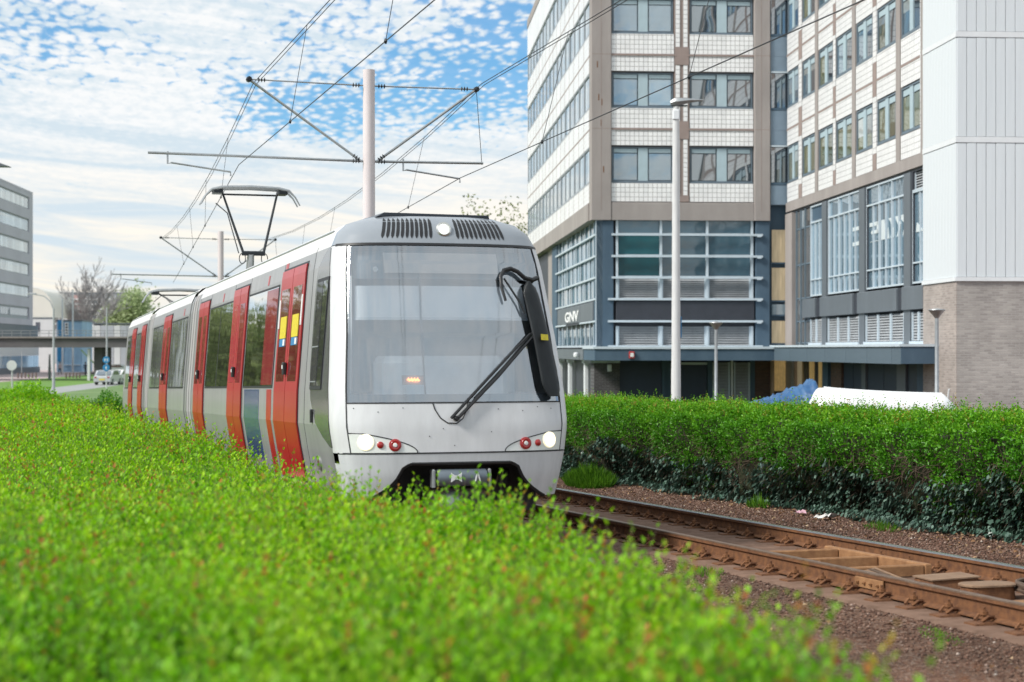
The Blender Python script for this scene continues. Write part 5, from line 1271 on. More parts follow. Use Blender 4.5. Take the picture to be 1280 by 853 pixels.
# long single shoots at the edge over the track
def longs():
    n = 46; Y = np.concatenate([RNG.uniform(4.2, 9, 26), RNG.uniform(9, 19, 20)]); X0 = EDGE(Y)-RNG.uniform(.0, .30, n); Hb = htop(X0, Y)-.10
    sl = RNG.uniform(.18, .36, n); D = unit(np.stack([RNG.normal(.15, .2, n), RNG.normal(0, .2, n), np.ones(n)], 1)); P = world(X0, Y, Hb); nl = 16
    T = np.linspace(.1, 1, nl)[None, :]+np.zeros((n, 1)); ang = RNG.uniform(0, 6.28, (n, 1))+np.arange(nl)[None, :]*2.4; el = .3+.7*T
    LP = P[:, None, :]+D[:, None, :]*(sl[:, None]*T)[:, :, None]; LD = np.stack([np.cos(ang)*np.cos(el), np.sin(ang)*np.cos(el), np.sin(el)], 2); LN = RNG.normal(0, .3, (n, nl, 3))+np.array([0, 0, 1.0])
    ln = .034*(1-.4*T)*RNG.uniform(.8, 1.3, (n, nl)); tone = np.where(T > .78, RNG.choice([.7, .88, .93], (n, nl)), .55+.1*RNG.normal(size=(n, nl)))
    V, F_ = leaf_quads(LP.reshape(-1, 3), LD.reshape(-1, 3), LN.reshape(-1, 3), ln.ravel(), ln.ravel()*.6)
    put_near('foliage', npmesh('foliage', V, F_, M['leaf_near'], np.repeat(np.clip(tone, 0, 1).ravel(), 2))); V, F_ = twigs_np(P, D, sl, np.full(n, .0018)); put_near('stems', npmesh('stems', V, F_, M['twig']))
longs()
# rounder bright bush and the darker shrub at the far end of the hedge
def bush(name, label, c, rx, ry, h, n, ln, mname, tone0, cat='bush'):
    t = thing(name, label, cat, c)
    u = unit(RNG.normal(size=(n, 3))); u[:, 2] = np.abs(u[:, 2]); r = RNG.uniform(.72, 1.03, n)*(1+.12*fnoise(u[:, 0]*3, u[:, 1]*3+u[:, 2]*2, 1.6, 3))
    P = u*r[:, None]*np.array([rx, ry, h])[None, :]
    D = unit(u+RNG.normal(0, .6, (n, 3))); L_ = ln*RNG.uniform(.7, 1.3, n)
    V, F_ = leaf_quads(P, D, u+RNG.normal(0, .4, (n, 3)), L_, L_*.6)
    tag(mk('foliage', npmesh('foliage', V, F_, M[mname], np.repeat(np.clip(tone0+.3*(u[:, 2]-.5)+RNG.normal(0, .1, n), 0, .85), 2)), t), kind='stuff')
    V, F_ = [], []
    mb = MB(); 
    for i in range(9): mb.path([(0, 0, 0), (rx*.3*math.cos(i*.7), ry*.3*math.sin(i*.7), h*.45), (rx*.75*math.cos(i*.7), ry*.75*math.sin(i*.7), h*.8)], [.03, .02, .008], 5)
    mb.build('stems', M['twig'], t)
    rr = [[(rx*.72*math.cos(a)*math.cos(b), ry*.72*math.sin(a)*math.cos(b), h*.75*math.sin(b)) for a in np.linspace(0, 6.2832, 13)] for b in np.linspace(0, 1.5, 6)]
    MB().grid(rr).build('inner_growth', M['hedge_core'], t, True)
    return t
bush('bush', 'rounded vivid green bush at the far left end of the hedge', gp(38, 60), 1.6, 1.2, 2.0, 6000, .10, 'leaf_near', .42)
bush('bush', 'dark green shrub just left of the tram tail', gp(136, 66), .95, .9, 1.62, 5000, .085, 'leaf_hedge', .35)
bush('bush', 'greyish shrub between the vivid bush and the dark one', gp(104, 68), 1.1, 1.0, 1.36, 3000, .09, 'leaf_hedge', .6)

# --- clipped hedge behind the free track, ivy over its foot
hg = thing('hedge', 'clipped green hedge with dark ivy and bare twigs at its foot', 'hedge', TW(13, 28, 0))
def put_h(par, name, me, kind='stuff'):
    o = mk(name, me, par); o.location = -par.location; return tag(o, kind=kind)
XB = 12.72; HT = 1.24; Y0h, Y1h = 15.0, 47.0
def face_prof(t, Y):
    # t: 0 foot .. 1 top edge .. 1.6 back of the top ; returns X0, H
    bul = .34*fnoise(Y*1.0, t*2.0, 1.5, 6)+.17*fnoise(Y*3.1, t*5, 1.3, 2)
    HTY = HT+.007*(Y-26)+.085*fnoise(Y*1.3, Y*0, 1.2, 50); H = np.where(t < 1, -.18+(HTY+.18)*t, HTY+.02*fnoise(Y*2, t*3, 1, 3))
    X = np.where(t < 1, XB+.10-.38*np.sin(np.clip(t, 0, 1)*math.pi*.62)**2+.0*t, XB-.22+(t-1)*2.3)
    X = X-bul*np.clip(1.2-t, 0, 1); H = H+.03*fnoise(Y*2.3, t, 2.0, 9)*(t > .8)
    H = H-.16*np.clip((1.16-t)/.16, 0, 1)**2*(t > 1)-.16*np.clip((t-.84)/.16, 0, 1)**2*(t <= 1); X = X+.12*np.clip((t-.84)/.16, 0, 1)**2*(t <= 1)+.12*np.clip((1.1-t)/.1, 0, 1)*(t > 1)
    return X, H
rows = []
for Y in np.arange(Y0h, Y1h, .35):
    t = np.array([0, .15, .3, .45, .6, .75, .9, .97, 1.02, 1.2, 1.5, 1.6]); X, H = face_prof(t, np.full_like(t, Y)); rows.append([Vector(p) for p in world(X+.16, np.full_like(X, Y), H-.10*(t > .5))]+[Vector(world(np.array([XB+1.3]), np.array([Y]), np.array([-.3]))[0])])
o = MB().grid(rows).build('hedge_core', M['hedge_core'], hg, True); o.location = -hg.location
def hedge_leaves(n, tlo, thi, ln0, jit, name='foliage'):
    Y = RNG.uniform(Y0h, Y1h-.3, n); t = RNG.uniform(tlo, thi, n)
    # thinner lower down, where ivy and twigs take over
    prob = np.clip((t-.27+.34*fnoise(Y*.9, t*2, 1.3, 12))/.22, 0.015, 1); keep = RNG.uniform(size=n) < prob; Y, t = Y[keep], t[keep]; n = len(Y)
    X, H = face_prof(t, Y); d = np.abs(RNG.normal(0, jit, n)); lump = .11*fnoise(Y*4, t*9, 1.3, 20)
    N0 = unit(np.stack([np.where(t < 1, -1.0, -.15), np.zeros(n)+.25, np.where(t < 1, .35+.5*t, 1.0)], 1))
    P = world(X, Y, H)+N0*(d-.05+lump)[:, None]
    D = unit(N0*.6+RNG.normal(0, .55, (n, 3))+np.array([0, 0, .25])); L_ = ln0*RNG.uniform(.65, 1.3, n)
    V, F_ = leaf_quads(P, D, N0+RNG.normal(0, .5, (n, 3)), L_, L_*.62)
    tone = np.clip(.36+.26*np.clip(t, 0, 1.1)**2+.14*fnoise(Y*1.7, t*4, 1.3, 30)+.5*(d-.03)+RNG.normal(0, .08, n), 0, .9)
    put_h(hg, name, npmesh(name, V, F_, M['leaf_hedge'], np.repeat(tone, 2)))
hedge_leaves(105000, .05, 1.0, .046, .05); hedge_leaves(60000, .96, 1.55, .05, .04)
def sprigs(n):
    Y = RNG.uniform(Y0h, Y1h, n); t = RNG.uniform(.98, 1.4, n); X, H = face_prof(t, Y); P = world(X, Y, H-.03); sl = (np.abs(RNG.normal(.10, .05, n))+.03)*(1+.7*np.clip(fnoise(Y*2.2, t*3, 1.3, 60), -.6, 1))+.10*(RNG.uniform(size=n) < .06)
    D = unit(np.stack([RNG.normal(-.1, .25, n), RNG.normal(0, .25, n), np.ones(n)], 1)); nl = 7
    T = np.linspace(.2, 1, nl)[None, :]+np.zeros((n, 1)); ang = RNG.uniform(0, 6.28, (n, 1))+np.arange(nl)*2.4
    LP = P[:, None, :]+D[:, None, :]*(sl[:, None]*T)[:, :, None]; LD = np.stack([np.cos(ang)*.7, np.sin(ang)*.7, .7+0*ang], 2); LN = RNG.normal(0, .3, (n, nl, 3))+np.array([0, 0, 1.0])
    ln = .04*RNG.uniform(.6, 1.2, (n, nl)); tone = np.where((RNG.uniform(size=(n, 1)) < .15) & (T > .6), .98, np.clip(.72+.1*RNG.normal(size=(n, nl)), 0, .9))
    V, F_ = leaf_quads(LP.reshape(-1, 3), LD.reshape(-1, 3), LN.reshape(-1, 3), ln.ravel(), ln.ravel()*.6)
    put_h(hg, 'sprigs', npmesh('sprigs', V, F_, M['leaf_hedge'], np.repeat(tone.ravel(), 2)))
sprigs(6500)
def bare_twigs(n):
    Y = RNG.uniform(Y0h, 40, n); t = RNG.uniform(.12, .72, n); X, H = face_prof(t, Y); P = world(X+.06, Y, H)
    D = RNG.normal(0, 1, (n, 3)); D[:, 0] = -np.abs(D[:, 0])*.6; D[:, 2] *= .8
    L_ = RNG.uniform(.08, .34, n); V, F_ = twigs_np(P, D, L_, RNG.uniform(.0015, .004, n)); put_h(hg, 'bare_twigs', npmesh('bare_twigs', V, F_, M['twig']))
bare_twigs(5500)
iv = thing('ivy', 'dark ivy creeping along the foot of the clipped hedge', 'ivy', TW(12.6, 28, -.2))
def ivy(n):
    Y = RNG.uniform(Y0h, 40, n); t = RNG.uniform(-.10, .62, n); lim = .40+.22*fnoise(Y*.8, Y*0, 1.3, 40)-.10*np.clip((22-Y)/5, 0, 1)
    keep = (t < lim+.05*RNG.normal(size=n)); Y, t = Y[keep], t[keep]; n = len(Y)
    X, H = face_prof(np.clip(t, 0, 1), Y); X = X-np.where(t < 0, -t*3.0, 0)-np.clip(.12-t, 0, .3)*.9; H = np.where(t < .03, -.19+RNG.uniform(0, .07, n), H)
    P = world(X-.05-RNG.uniform(0, .08, n), Y, H)
    N0 = unit(np.stack([-1+0*t, .2+0*t, .7+0*t], 1)+RNG.normal(0, .35, (n, 3))); up = RNG.normal(0, .5, (n, 3))+np.array([-.3, 0, -1.0]); D = unit(up-N0*np.sum(up*N0, 1, keepdims=True)); S = np.cross(D, N0)
    r = RNG.uniform(.034, .066, n)[:, None]
    # five-lobed leaf: 10 rim points round the petiole end
    pr = [(-.1, .25), (.45, .55), (.35, .95), (-.1, .75)]
    shape = [(-.35, .18), (-.1, .62), (.22, .50), (.42, .78), (.62, .42), (1.0, 0), (.62, -.42), (.42, -.78), (.22, -.50), (-.1, -.62), (-.35, -.18), (-.15, 0)]
    V = np.stack([P+D*r*a+S*r*b-N0*r*.12*(a*a+b*b) for a, b in shape], 1); k = len(shape); F_ = (np.arange(n)[:, None]*k+np.arange(k)[None, :])
    put_h(iv, 'foliage', npmesh('foliage', V.reshape(-1, 3), F_, M['leaf_ivy'], np.clip(.5+.28*RNG.normal(size=n), 0, 1)))
ivy(24000)
def tuft(label, X0c, Yc, rx, ry, n, h, name='grass_tuft'):
    g = thing(name, label, 'grass', TW(X0c, Yc, -.22)); tag(g, kind='stuff')
    a = RNG.uniform(0, 6.28, n); rr = np.sqrt(RNG.uniform(0, 1, n)); P = np.stack([np.cos(a)*rr*rx, np.sin(a)*rr*ry, np.zeros(n)], 1)
    D = unit(np.stack([np.cos(a)*.35*rr+RNG.normal(0, .25, n), np.sin(a)*.35*rr+RNG.normal(0, .25, n), np.ones(n)], 1)); L_ = h*RNG.uniform(.35, 1.0, n)*(1.1-.6*rr)
    V, F_ = leaf_quads(P, D, RNG.normal(size=(n, 3)), L_, np.full(n, .008+.006*h), .1)
    o = mk('grass_blades', npmesh('grass_blades', V, F_, M['grass'], np.repeat(RNG.uniform(0, 1, n), 2)), g); tag(o, kind='stuff')
tuft('clump of tall fresh grass beside the tram by the hedge', 11.75, 33.5, .45, 1.3, 2600, .50)
tuft('small grass sprig in front of the ivy', 12.15, 27.2, .16, .30, 160, .30)
tuft('low green weeds at the gravel edge below the ivy', 11.9, 23.0, .22, .5, 200, .16)
tuft('mossy weed patch beside the near rail slab', 7.15, 13.0, .12, .55, 240, .04)
tuft('tiny weeds between hedge and rail', 7.3, 17.5, .2, .4, 160, .10)

# --- gravel stones, dead leaves, litter
def stones(n, y0, y1, x0, x1, smin, smax, name):
    Y = RNG.uniform(y0, y1, n); X0 = RNG.uniform(x0, x1, n); keep = (np.abs(X0-X0R) > 1.2) & (np.abs(X0-X0T) > 1.2); Y, X0 = Y[keep], X0[keep]; n = len(Y)
    P = world(X0, Y, np.full(n, -.215)); r = RNG.uniform(smin, smax, n)[:, None, None]
    base = np.array([(1, 0, 0), (-1, 0, 0), (0, 1, 0), (0, -1, 0), (0, 0, .7), (0, 0, -.7)], float)
    th = RNG.uniform(0, 6.28, n); c, s = np.cos(th), np.sin(th); B = base[None]*RNG.uniform(.6, 1.3, (n, 6, 1))
    V = np.stack([B[:, :, 0]*c[:, None]-B[:, :, 1]*s[:, None], B[:, :, 0]*s[:, None]+B[:, :, 1]*c[:, None], B[:, :, 2]], 2)*r+P[:, None, :]
    tri = np.array([(0, 2, 4), (2, 1, 4), (1, 3, 4), (3, 0, 4), (2, 0, 5), (1, 2, 5), (3, 1, 5), (0, 3, 5)]); F_ = (np.arange(n)[:, None, None]*6+tri[None]).reshape(-1, 3)
    return V.reshape(-1, 3), F_, n
M['stone'] = leafmat('gravel_stone', [(0, (.05, .03, .022)), (.4, (.12, .062, .043)), (.75, (.19, .12, .088)), (.93, (.28, .21, .175)), (1, (.5, .45, .40))], .9, 0.0)
V, F_, n = stones(42000, 6, 19, 3.4, 12.7, .006, .020, 'g'); V2, F2, n2 = stones(26000, 19, 34, 9.6, 12.9, .010, .026, 'g')
gme = npmesh('gravel', np.concatenate([V, V2]), np.concatenate([F_, F2+len(V)]), M['stone'], np.repeat(RNG.beta(1.6, 2.0, n+n2), 8)); tag(mk('gravel', gme), 'loose brown gravel beside the rails', 'gravel', kind='stuff')
n = 1700; Y = RNG.uniform(8, 34, n); X0 = np.where(RNG.uniform(size=n) < .72, 12.5-np.abs(RNG.normal(0, .9, n)), RNG.uniform(4, 7.4, n)); k_ = np.abs(X0-X0R) > 1.15; Y, X0 = Y[k_], X0[k_]; n = len(Y)
P = world(X0, Y, np.full(n, -.19)); D = RNG.normal(size=(n, 3)); D[:, 2] *= .25; L_ = RNG.uniform(.03, .075, n)
V, F_ = leaf_quads(P, D, np.array([0, 0, 1.0])+RNG.normal(0, .4, (n, 3)), L_, L_*.6)
M['dead_leaf'] = leafmat('dead_leaf', [(0, (.10, .05, .025)), (.5, (.26, .14, .07)), (.8, (.40, .27, .16)), (1, (.55, .42, .28))], .8, .2)
tag(mk('fallen_leaves', npmesh('fallen_leaves', V, F_, M['dead_leaf'], np.repeat(RNG.uniform(0, 1, n), 2))), 'dry brown leaves scattered along the gravel', 'leaves', kind='stuff')
M['litter'] = mat('pale_litter', (.62, .60, .58), .6, var=.15, scale=10)
M['litter_pink'] = mat('pink_litter', (.50, .30, .36), .6, var=.2, scale=10)
def litter(label, X0, Y, s, m, seed):
    rr = random.Random(seed); t = thing('litter', label, 'litter', TW(X0, Y, -.20), rr.uniform(0, 6))
    rows = [[((i/6-.5)*s*(1+.2*rr.random()), (j/4-.5)*s*.6, .02+s*.28*rr.random()*(1-abs(i/3-1)*.5)) for j in range(5)] for i in range(7)]
    MB().grid(rows).build('crumpled_sheet', M[m], t)
litter('crumpled pale wrapper under the ivy, largest of the scraps', 12.15, 16.5, .32, 'litter', 3)
litter('white scrap beside the pale wrapper at the ivy edge', 12.25, 15.7, .15, 'litter', 4)
litter('flat white scrap on the gravel below the grass sprig', 11.95, 24.6, .30, 'litter', 5)
litter('pinkish scrap on the gravel left of the flat white one', 12.0, 25.5, .22, 'litter_pink', 6)
litter('small pale scrap lying on bare gravel', 11.6, 19.2, .14, 'litter', 7)

# --- trees
def grow(mb, p, d, L_, r, depth, tips, rng, spread=.5, up=.12, segs=3, n=5, kids=(2, 3), rmin=0):
    pts, rad = [p], [r]
    for i in range(segs):
        d = (d+Vector((rng.gauss(0, .10), rng.gauss(0, .10), rng.gauss(0, .08)+up*.3))).normalized(); p = p+d*L_/segs; pts.append(p); rad.append(max(rmin, r*(1-.45*(i+1)/segs)))
    mb.path(pts, rad, max(3, n), False)
    if depth == 0: tips.append((p, d)); return
    for k in range(rng.randint(*kids)):
        q = pts[rng.randint(max(1, segs-2), segs)]
        a = Vector((rng.gauss(0, 1), rng.gauss(0, 1), rng.gauss(0, .5))); a = (a-d*a.dot(d)).normalized()
        grow(mb, q, (d+a*spread*rng.uniform(.5, 1.2)+Vector((0, 0, up))).normalized(), L_*rng.uniform(.62, .86), rad[-1]*.72, depth-1, tips, rng, spread, up, segs, n-1, kids, rmin)
    if depth > 1: tips.append((pts[1], d))
def tree(label, base, h, depth, seed, leaf=None, nleaf=0, lsize=.1, bark='bark', lspread=.5, r0=None, spread=.5, kids=(2, 3), trunkf=.28, group=None, rmin=0):
    rng = random.Random(seed); t = thing('tree', label, 'tree', base, group=group); mb = MB(); tips = []
    r0 = r0 or h*.018; tr = MB().path([(0, 0, -.3), (.02*h*rng.uniform(-1, 1), .01*h, h*trunkf*.5), (0, 0, h*trunkf)], [r0*1.35, r0, r0*.85], 9, False).build('trunk', M[bark], t, True)
    for k in range(rng.randint(4, 5)):
        a = k*1.5+rng.uniform(-.3, .3); grow(mb, Vector((0, 0, h*trunkf*rng.uniform(.8, 1))), Vector((math.cos(a)*.45, math.sin(a)*.45, 1)).normalized(), h*.27, r0*.6, depth, tips, rng, spread, .14, 3, 6, kids, rmin)
    # scale the crown to the wanted height
    top = max(v[2] for v in mb.v); f = (h-h*trunkf)/(top-h*trunkf); mb.v = [(x, y, h*trunkf*1+(z-h*trunkf)*f if z > h*trunkf else z) for x, y, z in mb.v]
    mb.build('branches', M[bark], t)
    if leaf:
        T = np.array([[*(p.xy), h*trunkf+(p.z-h*trunkf)*f] for p, d in tips]); i = RNG.integers(0, len(T), nleaf); P = T[i]+RNG.normal(0, lspread, (nleaf, 3)); L_ = lsize*RNG.uniform(.7, 1.4, nleaf)
        V, F_ = leaf_quads(P, RNG.normal(size=(nleaf, 3)), RNG.normal(size=(nleaf, 3))+np.array([0, 0, .6]), L_, L_*.7)
        tag(mk('crown', npmesh('crown', V, F_, M[leaf], np.repeat(RNG.uniform(0, 1, nleaf), 2)), t), kind='stuff')
    return t
tree('bare grey tree standing behind the far bridge', gp(98, 300), 19.2, 5, 5, bark='bark_pale', spread=.42, r0=.28, trunkf=.2, rmin=.045, kids=(2, 4))
tree('smaller bare tree beside the pale curved roof', gp(50, 300), 12.5, 4, 9, bark='bark_pale', spread=.45, r0=.2, trunkf=.2, rmin=.032)
tree('light green tree right of the bare one, above the tram tail', gp(160, 320), 13.2, 3, 21, 'leaf_pale_tree', 7000, .52, spread=.6, lspread=1.0, trunkf=.25)
tree('budding spring tree between tram roof and office tower', gp(640, 130), 14.6, 5, 31, 'leaf_spring_tree', 2600, .22, bark='bark_far', spread=.52, lspread=.28, r0=.2, trunkf=.25)
# trees along the left verge, beside the view: the tram windows mirror them
for k, (x, y, h, wd) in enumerate(((-21.5, 53, 6, 'nearest'), (-26, 67, 6.8, 'second'), (-30.5, 82, 6.6, 'third'), (-35.5, 98, 7.4, 'fourth'), (-41, 116, 7.5, 'farthest'))):
    tree('leafy green tree on the left verge, the %s from the hedge' % wd, (x, y, float(zg(y))), h, 4, 50+k, 'leaf_spring_tree', 2600, .36, spread=.55, lspread=.5, trunkf=.2, group='trees along the left verge')

# ------------------------------------------------------------------ far left: offices, viaduct, street
M['pane_white'] = glassmat('pane_white_blind', (.62, .66, .68), .3)
M['office_wall'] = mat('grey_violet_cladding', (.50, .49, .55), .7, var=.06, scale=.3)
M['pale_wall'] = mat('pale_wall', (.60, .61, .61), .7, var=.06, scale=.3)
M['cream_roof'] = mat('cream_roof', (.72, .70, .63), .6, var=.04, scale=.2)
M['blue_wall'] = mat('light_blue_wall', (.26, .42, .58), .6, var=.12, scale=.5)
M['deep_blue'] = mat('deep_blue_sign', (.02, .19, .40), .5)
M['bridge'] = mat('bridge_concrete', (.125, .12, .125), .85, c2=(.075, .07, .075), scale=.35, bump=.2, stretch=(1, 1, 3))
M['far_block'] = mat('far_block_grey', (.40, .42, .45), .8, var=.1, scale=.1)
M['car_paint'] = mat('silver_car_paint', (.55, .57, .59), .3, .4, coat=.5)
M['car_white'] = mat('white_car_paint', (.78, .78, .78), .3, coat=.5)
cb_, sb_ = math.cos(BA), math.sin(BA)
OB = Vector(((41-640)/FPX*255, 255, GZ))
ofc = thing('office_block', 'grey office block with white window bands at the left edge', 'office building', OB, BA)
O = Face(ofc, (0, 0, 0), math.pi/2)          # faces +x; p runs away from the camera from the origin
def zo(y): return CAMZ-(y-437)*255/FPX-GZ
ZRf = zo(243); LEN = 45.0
MB().box(-14, -.28, -LEN, -.01, 5.2, ZRf-.02).build('wall', M['office_wall'], ofc)
bands = [(264, 249), (292, 276), (319, 303.5), (346, 331), (373, 359), (400, 385)]
edges = [zo(407)]
for y0, y1 in bands[::-1]: edges += [zo(y0), zo(y1)]
edges.append(ZRf)
for i in range(0, len(edges), 2): O.box('cladding_band', 'office_wall', -LEN, -2.6, edges[i], edges[i+1], -.3, 0)
O.box('end_pier', 'office_wall', -2.597, 0, edges[0], ZRf, -.3, .004)
MB().box(-14, .02, -LEN, .02, ZRf-.018, ZRf+.25).build('roof', M['office_wall'], ofc)
for bi, (y0, y1) in enumerate(bands):
    z0, z1 = zo(y0), zo(y1)
    for i in range(12):
        a = -2.62-3.0*(i+1)
        me, _ = cbox('window_frame', 'frame_mid', 0, 2.98, 0, .08, 0, z1-z0); wdw = O.put('window', me, a, -.15, z0)
        for q in (0, 1):
            me, _ = cbox('pane', 'pane_white' if bi < 5 else 'pane_dark', 0, 1.36, 0, .02, 0, (z1-z0)*(.78 if bi < 5 else .55)); child('pane', me, wdw, (.06+q*1.48, -.03, .14 if bi < 5 else .5))
# ground storeys of the block, seen below the bridge
O.box('slate_storey', 'slate', -LEN, 4, 4.2, edges[0]-.01, -.6, -.05)
for i in range(26): O.box('storey_panel', 'pale_wall', -LEN+i*1.9, -LEN+i*1.9+1.82, 1.55+.95, 4.19, -.6, .0); O.box('storey_glazing', 'pane_sky', -LEN+i*1.9, -LEN+i*1.9+1.82, .85, 2.48, -.6, -.03)
O.box('plinth', 'slate', -LEN, 5, 0, .83, -.6, .05)
# pale curved hall behind it
hall = thing('curved_roof_hall', 'hall with a cream quarter-round roof behind the office block', 'building', Vector(((40-640)/FPX*285, 285, GZ)), BA)
def zh(y): return CAMZ-(y-437)*285/FPX-GZ
rows = []
for i in range(13):
    a = math.pi/2*i/12; x = 3.5*math.sin(a); z = zh(397)+(zh(360)-zh(397))*math.cos(a)**.8; rows.append([(x, 0, z), (x, 20, z)])
rf = MB().grid([[(-6, 0, zh(360)), (-6, 20, zh(360))]]+rows); rf.build('curved_roof', M['cream_roof'], hall, True)
MB().add([(-6, .02, 0)]+[(r[0][0], .02, r[0][2]-.02) for r in rows]+[(3.5, .02, 0)], [tuple(range(15))]).build('wall', M['cream_roof'], hall)
MB().box(-6, 3.6, -.15, .0, zh(399), zh(397)).build('roof_edge', M['slate'], hall)
MB().box(-6, 3.5, -.12, .01, 0, zh(399)).build('pale_wall', M['pale_wall'], hall)
for x in (-1.5, .6): MB().box(x, x+.7, -.16, -.125, zh(415), zh(403)).build('window', M['pane_dark'], hall)
# blue building with its signs
blu = thing('blue_building', 'light blue building with a deep blue sign between bridge and bare tree', 'building', Vector(((71-640)/FPX*262, 262, GZ)), BA)
s262 = 262/FPX
def zb2(y): return CAMZ-(y-437)*s262-GZ
MB().box(0, 31*s262, 0, 9, 0, zb2(402)).build('wall', M['blue_wall'], blu)
MB().box(-.1, 31.5*s262, -.1, 9.1, zb2(402)+.002, zb2(400)).build('roof', M['slate'], blu)
for k in range(3): MB().box(.2, 8*s262, -.14, -.003, zb2(419)+k*.75, zb2(419)+k*.75+.72).build('sign_panel', M['deep_blue'], blu)
ws_ = MB().box(10*s262, 14.5*s262, -.14, -.003, zb2(419), zb2(403.5)).build('white_sign', M['white_trim'], blu)
for k in range(4): MB().box(11*s262, 13.6*s262, -.16, -.142, zb2(417.5)+k*.42, zb2(417.5)+k*.42+.26).build('sign_mark', M['charcoal'], ws_)
for k in range(4): MB().box(9.5*s262+k*.62, 9.5*s262+k*.62+.55, -.05, -.004, .3, zb2(440)).build('door_panel', M['blue_wall'], blu)
MB().box(.15, 8*s262, -.12, -.004, 1.6, zb2(430)).build('window', M['deep_blue'], blu)
MB().box(9*s262, 30*s262, -.3, -.005, 1.0, 1.12).build('railing', M['frame_pale'], blu)
low = thing('low_building', 'long pale low building right of the blue one', 'building', Vector(((99-640)/FPX*280, 280, GZ)), BA)
s280 = 280/FPX
MB().box(0, 18*s280, 0, 8, 0, CAMZ-(405.5-437)*s280-GZ).build('wall', M['pale_wall'], low)
for k in range(9): MB().box(18*s280+.01+k*1.05, 18*s280+k*1.05+1.0, .02, 8, 0, CAMZ-(407-437)*s280-GZ).build('wall_panel', M['far_block' if k % 3 else 'pale_wall'], low)
MB().box(0, 28, .05, 8.1, CAMZ-(405.5-437)*s280-GZ+.002, CAMZ-(405.5-437)*s280-GZ+.2).build('roof', M['slate'], low)
apt = thing('apartment_block', 'distant apartment block with pale balcony lines behind the bare tree', 'apartment building', Vector(((62-640)/FPX*420, 420, GZ)), .02)
s420 = 420/FPX
def za2(y): return CAMZ-(y-437)*s420-GZ
MB().box(0, 92*s420, .6, 14, 0, za2(367)).build('wall', M['far_block'], apt)
MB().box(-.3, 92.5*s420, .3, 14.3, za2(367)+.002, za2(365.5)).build('roof', M['slate'], apt)
for k in range(6):
    yb_ = 373.5+k*6.2; w_x = 92-k*1.5
    MB().box(.5, w_x*s420, -.6, .59, za2(yb_+1.6), za2(yb_)).build('balcony', M['pale_wall'], apt)
    for i in range(7):
        MB().box(.8+i*2.5, .8+i*2.5+1.9, .52, .59, za2(yb_)+.05, za2(yb_-3.4)).build('window', M['pane_dark'], apt)
MB().box(28*s420, 44*s420, .2, .515, za2(395), za2(369)).build('brick_bay', mat('far_pink_brick', (.42, .28, .27), .8), apt)
# viaduct
M['far_rail'] = mat('dark_grey_railing', (.20, .21, .22), .6)
brg = thing('viaduct', 'flat concrete viaduct crossing behind the tram', 'bridge', (-60, 190, GZ), 0)
s190 = 190/FPX
def zv(y): return CAMZ-(y-437)*s190-GZ
rows = [[(-60, 0, z), (58, 0, z)] for z in (zv(434.5), zv(423))]
MB().bbox(-60, 58, 0, 9, zv(434.5), zv(423), .12).build('deck', M['bridge'], brg)
MB().box(-60, 58, -.25, .4, zv(423)+.002, zv(421)).build('deck_edge', M['bark_far'], brg)
rl_ = MB()
for i in range(118): rl_.box(-60+i, -60+i+.05, -.1, -.05, zv(421), zv(413.5))
for z in (413.5, 417): rl_.box(-60, 58, -.11, -.04, zv(z)-.03, zv(z)+.03)
rl_.build('parapet_railing', M['far_rail'], brg)
for x in (14.95, 40): MB().bbox(x-.45, x+.45, 1.5, 6, 0, zv(434.5)-.002, .06).build('pier', M['bridge'], brg)
MB().bbox(14.0, 14.3, .6, 1.0, 0, zv(436), .04).build('pier', M['pale_wall'], brg)
# grass bank under the bridge
bank = MB().grid([[(-61.2+j*.40-.23*(y-250), y, GZ+.03+3.3*(1-j/8)) for j in range(9)] for y in (240, 246, 252, 258)])
bk = thing('grass_bank', 'green grass slope under the viaduct', 'grass slope', (0, 0, 0)); tag(bank.build('turf', M['lawn_far'], bk), kind='stuff')
# lamp posts, flagpoles, signs
M['far_pole'] = mat('weathered_grey_pole', (.36, .38, .40), .6, var=.1)
def lamp(x, Y, ytop, label, arms, r=.09):
    t = thing('street_lamp', label, 'street lamp', gp(x, Y)); h = CAMZ+(437-ytop)*Y/FPX-t.location.z
    MB().lathe([(r*1.25, 0), (r*1.15, 1.4), (r, 1.5), (r*.7, h)], n=10).build('pole', M['far_pole'], t, True)
    for a in arms:
        MB().path([(0, 0, h-.1), (a*.25, 0, h+.55), (a*.75, 0, h+1.0), (a*1.5, 0, h+1.15)], .05, 6).build('arm', M['far_pole'], t, True)
        MB().bbox(min(a*1.4, a*2.1), max(a*1.4, a*2.1), -.12, .12, h+1.10, h+1.25, .04).build('lamp_head', M['steel'], t)
    return t
lamp(67, 141, 386, 'street lamp with a curved arm left of the blue building', (-1,), .10)
lamp(133.5, 184, 385, 'slim lamp post rising in front of the viaduct pier', (), .10)
lamp(62, 200, 443, 'short white-topped lamp near the street corner', (), .14)
for x, y0 in ((78, 373), (91, 362)):
    t = thing('flagpole', 'white flagpole above the blue building, the %s one' % ('shorter' if x == 78 else 'taller'), 'flagpole', gp(x, 258), group='white flagpoles'); MB().lathe([(.16, 0), (.10, CAMZ+(437-y0)*258/FPX-GZ)], n=8).build('pole', M['white_trim'], t, True)
